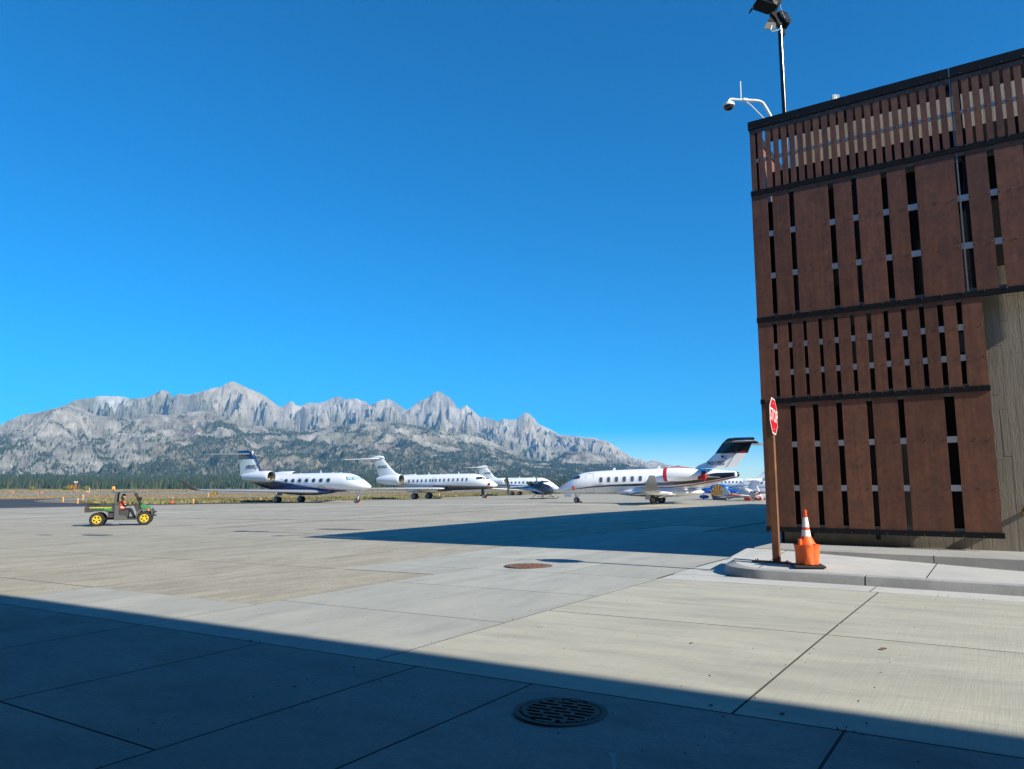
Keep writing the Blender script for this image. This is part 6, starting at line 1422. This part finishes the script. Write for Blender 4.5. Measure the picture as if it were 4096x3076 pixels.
# driver
P0 = M @ Vector((0, 0, 0))
pm = M @ Matrix.Translation((1.32, -.28, 0))
p = thing('person', 'driver in dark hoodie, black cap and orange safety vest at the wheel', 'person', M=pm)
def skin(name, verts, edges, radii, m_, parent, sub=2):
    me = bpy.data.meshes.new(name); me.from_pydata(verts, edges, []); me.materials.append(m_)
    sv = me.skin_vertices.new(name='') if hasattr(me.skin_vertices, 'new') else None
    o = bpy.data.objects.new(name, me); COL.objects.link(o); o.parent = parent
    md = o.modifiers.new('skin', 'SKIN'); md.use_smooth_shade = True
    lay = me.skin_vertices[0].data if len(me.skin_vertices) else None
    if lay:
        for k, r_ in enumerate(radii): lay[k].radius = (r_, r_) if not isinstance(r_, tuple) else r_
        lay[0].use_root = True
    s_ = o.modifiers.new('subdivision', 'SUBSURF'); s_.levels = sub; s_.render_levels = sub
    return o
cloth = mat('dark_hoodie', (.014, .016, .024), .9); skn = mat('skin', (.42, .24, .16), .5)
V = [(0, 0, .95), (-.03, 0, 1.12), (-.05, 0, 1.30), (-.04, 0, 1.46), (-.01, 0, 1.56), (.01, 0, 1.62),
     (.02, .11, .95), (.42, .15, .98), (.62, .15, .56), (.72, .15, .47), (.02, -.11, .95), (.42, -.15, .98), (.58, -.15, .56), (.70, -.15, .47),
     (-.04, .18, 1.42), (.10, .24, 1.18), (.34, .16, 1.20), (-.04, -.18, 1.42), (.10, -.24, 1.18), (.36, -.14, 1.22)]
E_ = [(0, 1), (1, 2), (2, 3), (3, 4), (4, 5), (0, 6), (6, 7), (7, 8), (8, 9), (0, 10), (10, 11), (11, 12), (12, 13), (3, 14), (14, 15), (15, 16), (3, 17), (17, 18), (18, 19)]
rad = [(.16, .13), (.15, .12), (.16, .12), (.14, .10), (.06, .06), (.055, .055), .10, .075, .055, .05, .10, .075, .055, .05, .075, .055, .042, .075, .055, .042]
skin('body', V, E_, rad, cloth, p)
hd = MB(); prof = [(.02, -.125), (.055, -.115), (.075, -.06), (.088, 0), (.092, .05), (.08, .10), (.045, .13), (.01, .135)]
rs = [[(.03 + r_ * 1.12 * math.cos(2 * math.pi * k / 18), r_ * .9 * math.sin(2 * math.pi * k / 18), 1.74 + z_) for k in range(18)] for r_, z_ in prof]
hd.rings(rs); hd.add([(.125, -.014, 1.765), (.125, .014, 1.765), (.158, 0, 1.725), (.125, .016, 1.715), (.125, -.016, 1.715)], [(0, 1, 2), (1, 3, 2), (3, 4, 2), (4, 0, 2)])
for s in (-1, 1): hd.ell((.025, s * .085, 1.74), (.022, .012, .033), 8, 6)
ho = hd.build('head', skn, p, smooth=60)
for s in (-1, 1): MB().ell((.118, s * .033, 1.77), (.012, .014, .009), 8, 6).build('eye', mat('eye_dark', (.03, .02, .02), .2), ho)
MB().box((.122, 0, 1.685), (.012, .05, .01)).build('mouth', mat('lips', (.3, .12, .1), .5), ho)
MB().ell((-.045, 0, 1.66), (.085, .11, .13), 14, 8).build('hood', cloth, p, smooth=60)
MB().lathe([(.102, 1.78), (.104, 1.82), (.09, 1.87), (.05, 1.90), (.01, 1.905)], (.025, 0, 0), 'z', 18).add([(.09, -.07, 1.79), (.23, -.055, 1.775), (.235, .055, 1.775), (.09, .07, 1.79), (.09, -.07, 1.805), (.225, -.05, 1.79), (.225, .05, 1.79), (.09, .07, 1.805)], [(0, 1, 2, 3), (4, 7, 6, 5), (0, 4, 5, 1), (1, 5, 6, 2), (2, 6, 7, 3)]).build('cap', mat('cap_black', (.012, .012, .015), .8), p, smooth=40)
vs = []
for z, x_, a, b in ((.98, -.01, .175, .185), (1.12, -.03, .172, .178), (1.28, -.05, .172, .19), (1.42, -.045, .145, .185), (1.5, -.02, .10, .12)):
    vs.append([(x_ + a * math.cos(2 * math.pi * k / 20), b * math.sin(2 * math.pi * k / 20), z) for k in range(20)])
MB().rings(vs, True, False).build('safety_vest', mat('hi_vis_orange', (.75, .11, .03), .7), p, smooth=60)
for z in (1.08, 1.24): MB().lathe([(.183, z), (.183, z + .045)], (-.03, 0, 0), 'z', 20, cap=False).build('reflective_band', mat('reflective_white', (.78, .79, .8), .35), p)
for s, x0 in ((1, .34), (-1, .36)):
    y0 = .16 if s > 0 else -.14; z0 = 1.20 if s > 0 else 1.22
    V = [(x0, y0, z0), (x0 + .07, y0, z0 + .01)]; E2 = [(0, 1)]; rr = [.028, .034]
    for k, ln in enumerate((.035, .042, .040, .032)):
        yy = y0 + (-.028 + .018 * k); b_ = len(V)
        V += [(x0 + .10, yy, z0 + .015), (x0 + .10 + ln, yy, z0 + .0), (x0 + .10 + ln * .9, yy, z0 - .03)]; E2 += [(1, b_), (b_, b_ + 1), (b_ + 1, b_ + 2)]; rr += [.010, .009, .008]
    b_ = len(V); V += [(x0 + .05, y0 + s * -.035, z0 + .01), (x0 + .09, y0 + s * -.05, z0 - .01)]; E2 += [(0, b_), (b_, b_ + 1)]; rr += [.012, .009]
    skin('hand', V, E2, rr, skn, p, 1)
for s in (-1, 1): MB().ell((.76, s * .15, .45), (.15, .055, .06), 12, 8).build('shoe', mat('shoe_dark', (.02, .018, .016), .7), p, smooth=60)

# wheel chocks at the nose gears
CHK = mat('chock_orange', (.55, .10, .03), .7)
def chock(M, x, y, label):
    o = thing('wheel_chock', label, 'wheel chock', M=M @ Matrix.Translation((x, y, 0)), group='wheel chocks under the parked jets')
    MB().prism([(-.14, 0), (.14, 0), (.04, .17), (-.04, .17)], 1, -.16, .16).build('block', CHK, o)
    MB().tube([(0, -.16, .1), (0, -.3, .03), (.1, -.36, .02)], .015, 6).build('rope', CHK, o)
chock(pose(-18.1, 100.06, -32, -11), -3.02, -.1, 'orange chock against the nose wheel of the dark-bellied blue jet')
chock(pose(-1.81, 122.59, -31.5, -10), -2.66, -.1, 'orange chock against the nose wheel of the black-bellied jet')
chock(pose(4.18, 78.4, 155.25, -9), -3.20, .1, 'orange chock against the nose wheel of the left-facing jet')
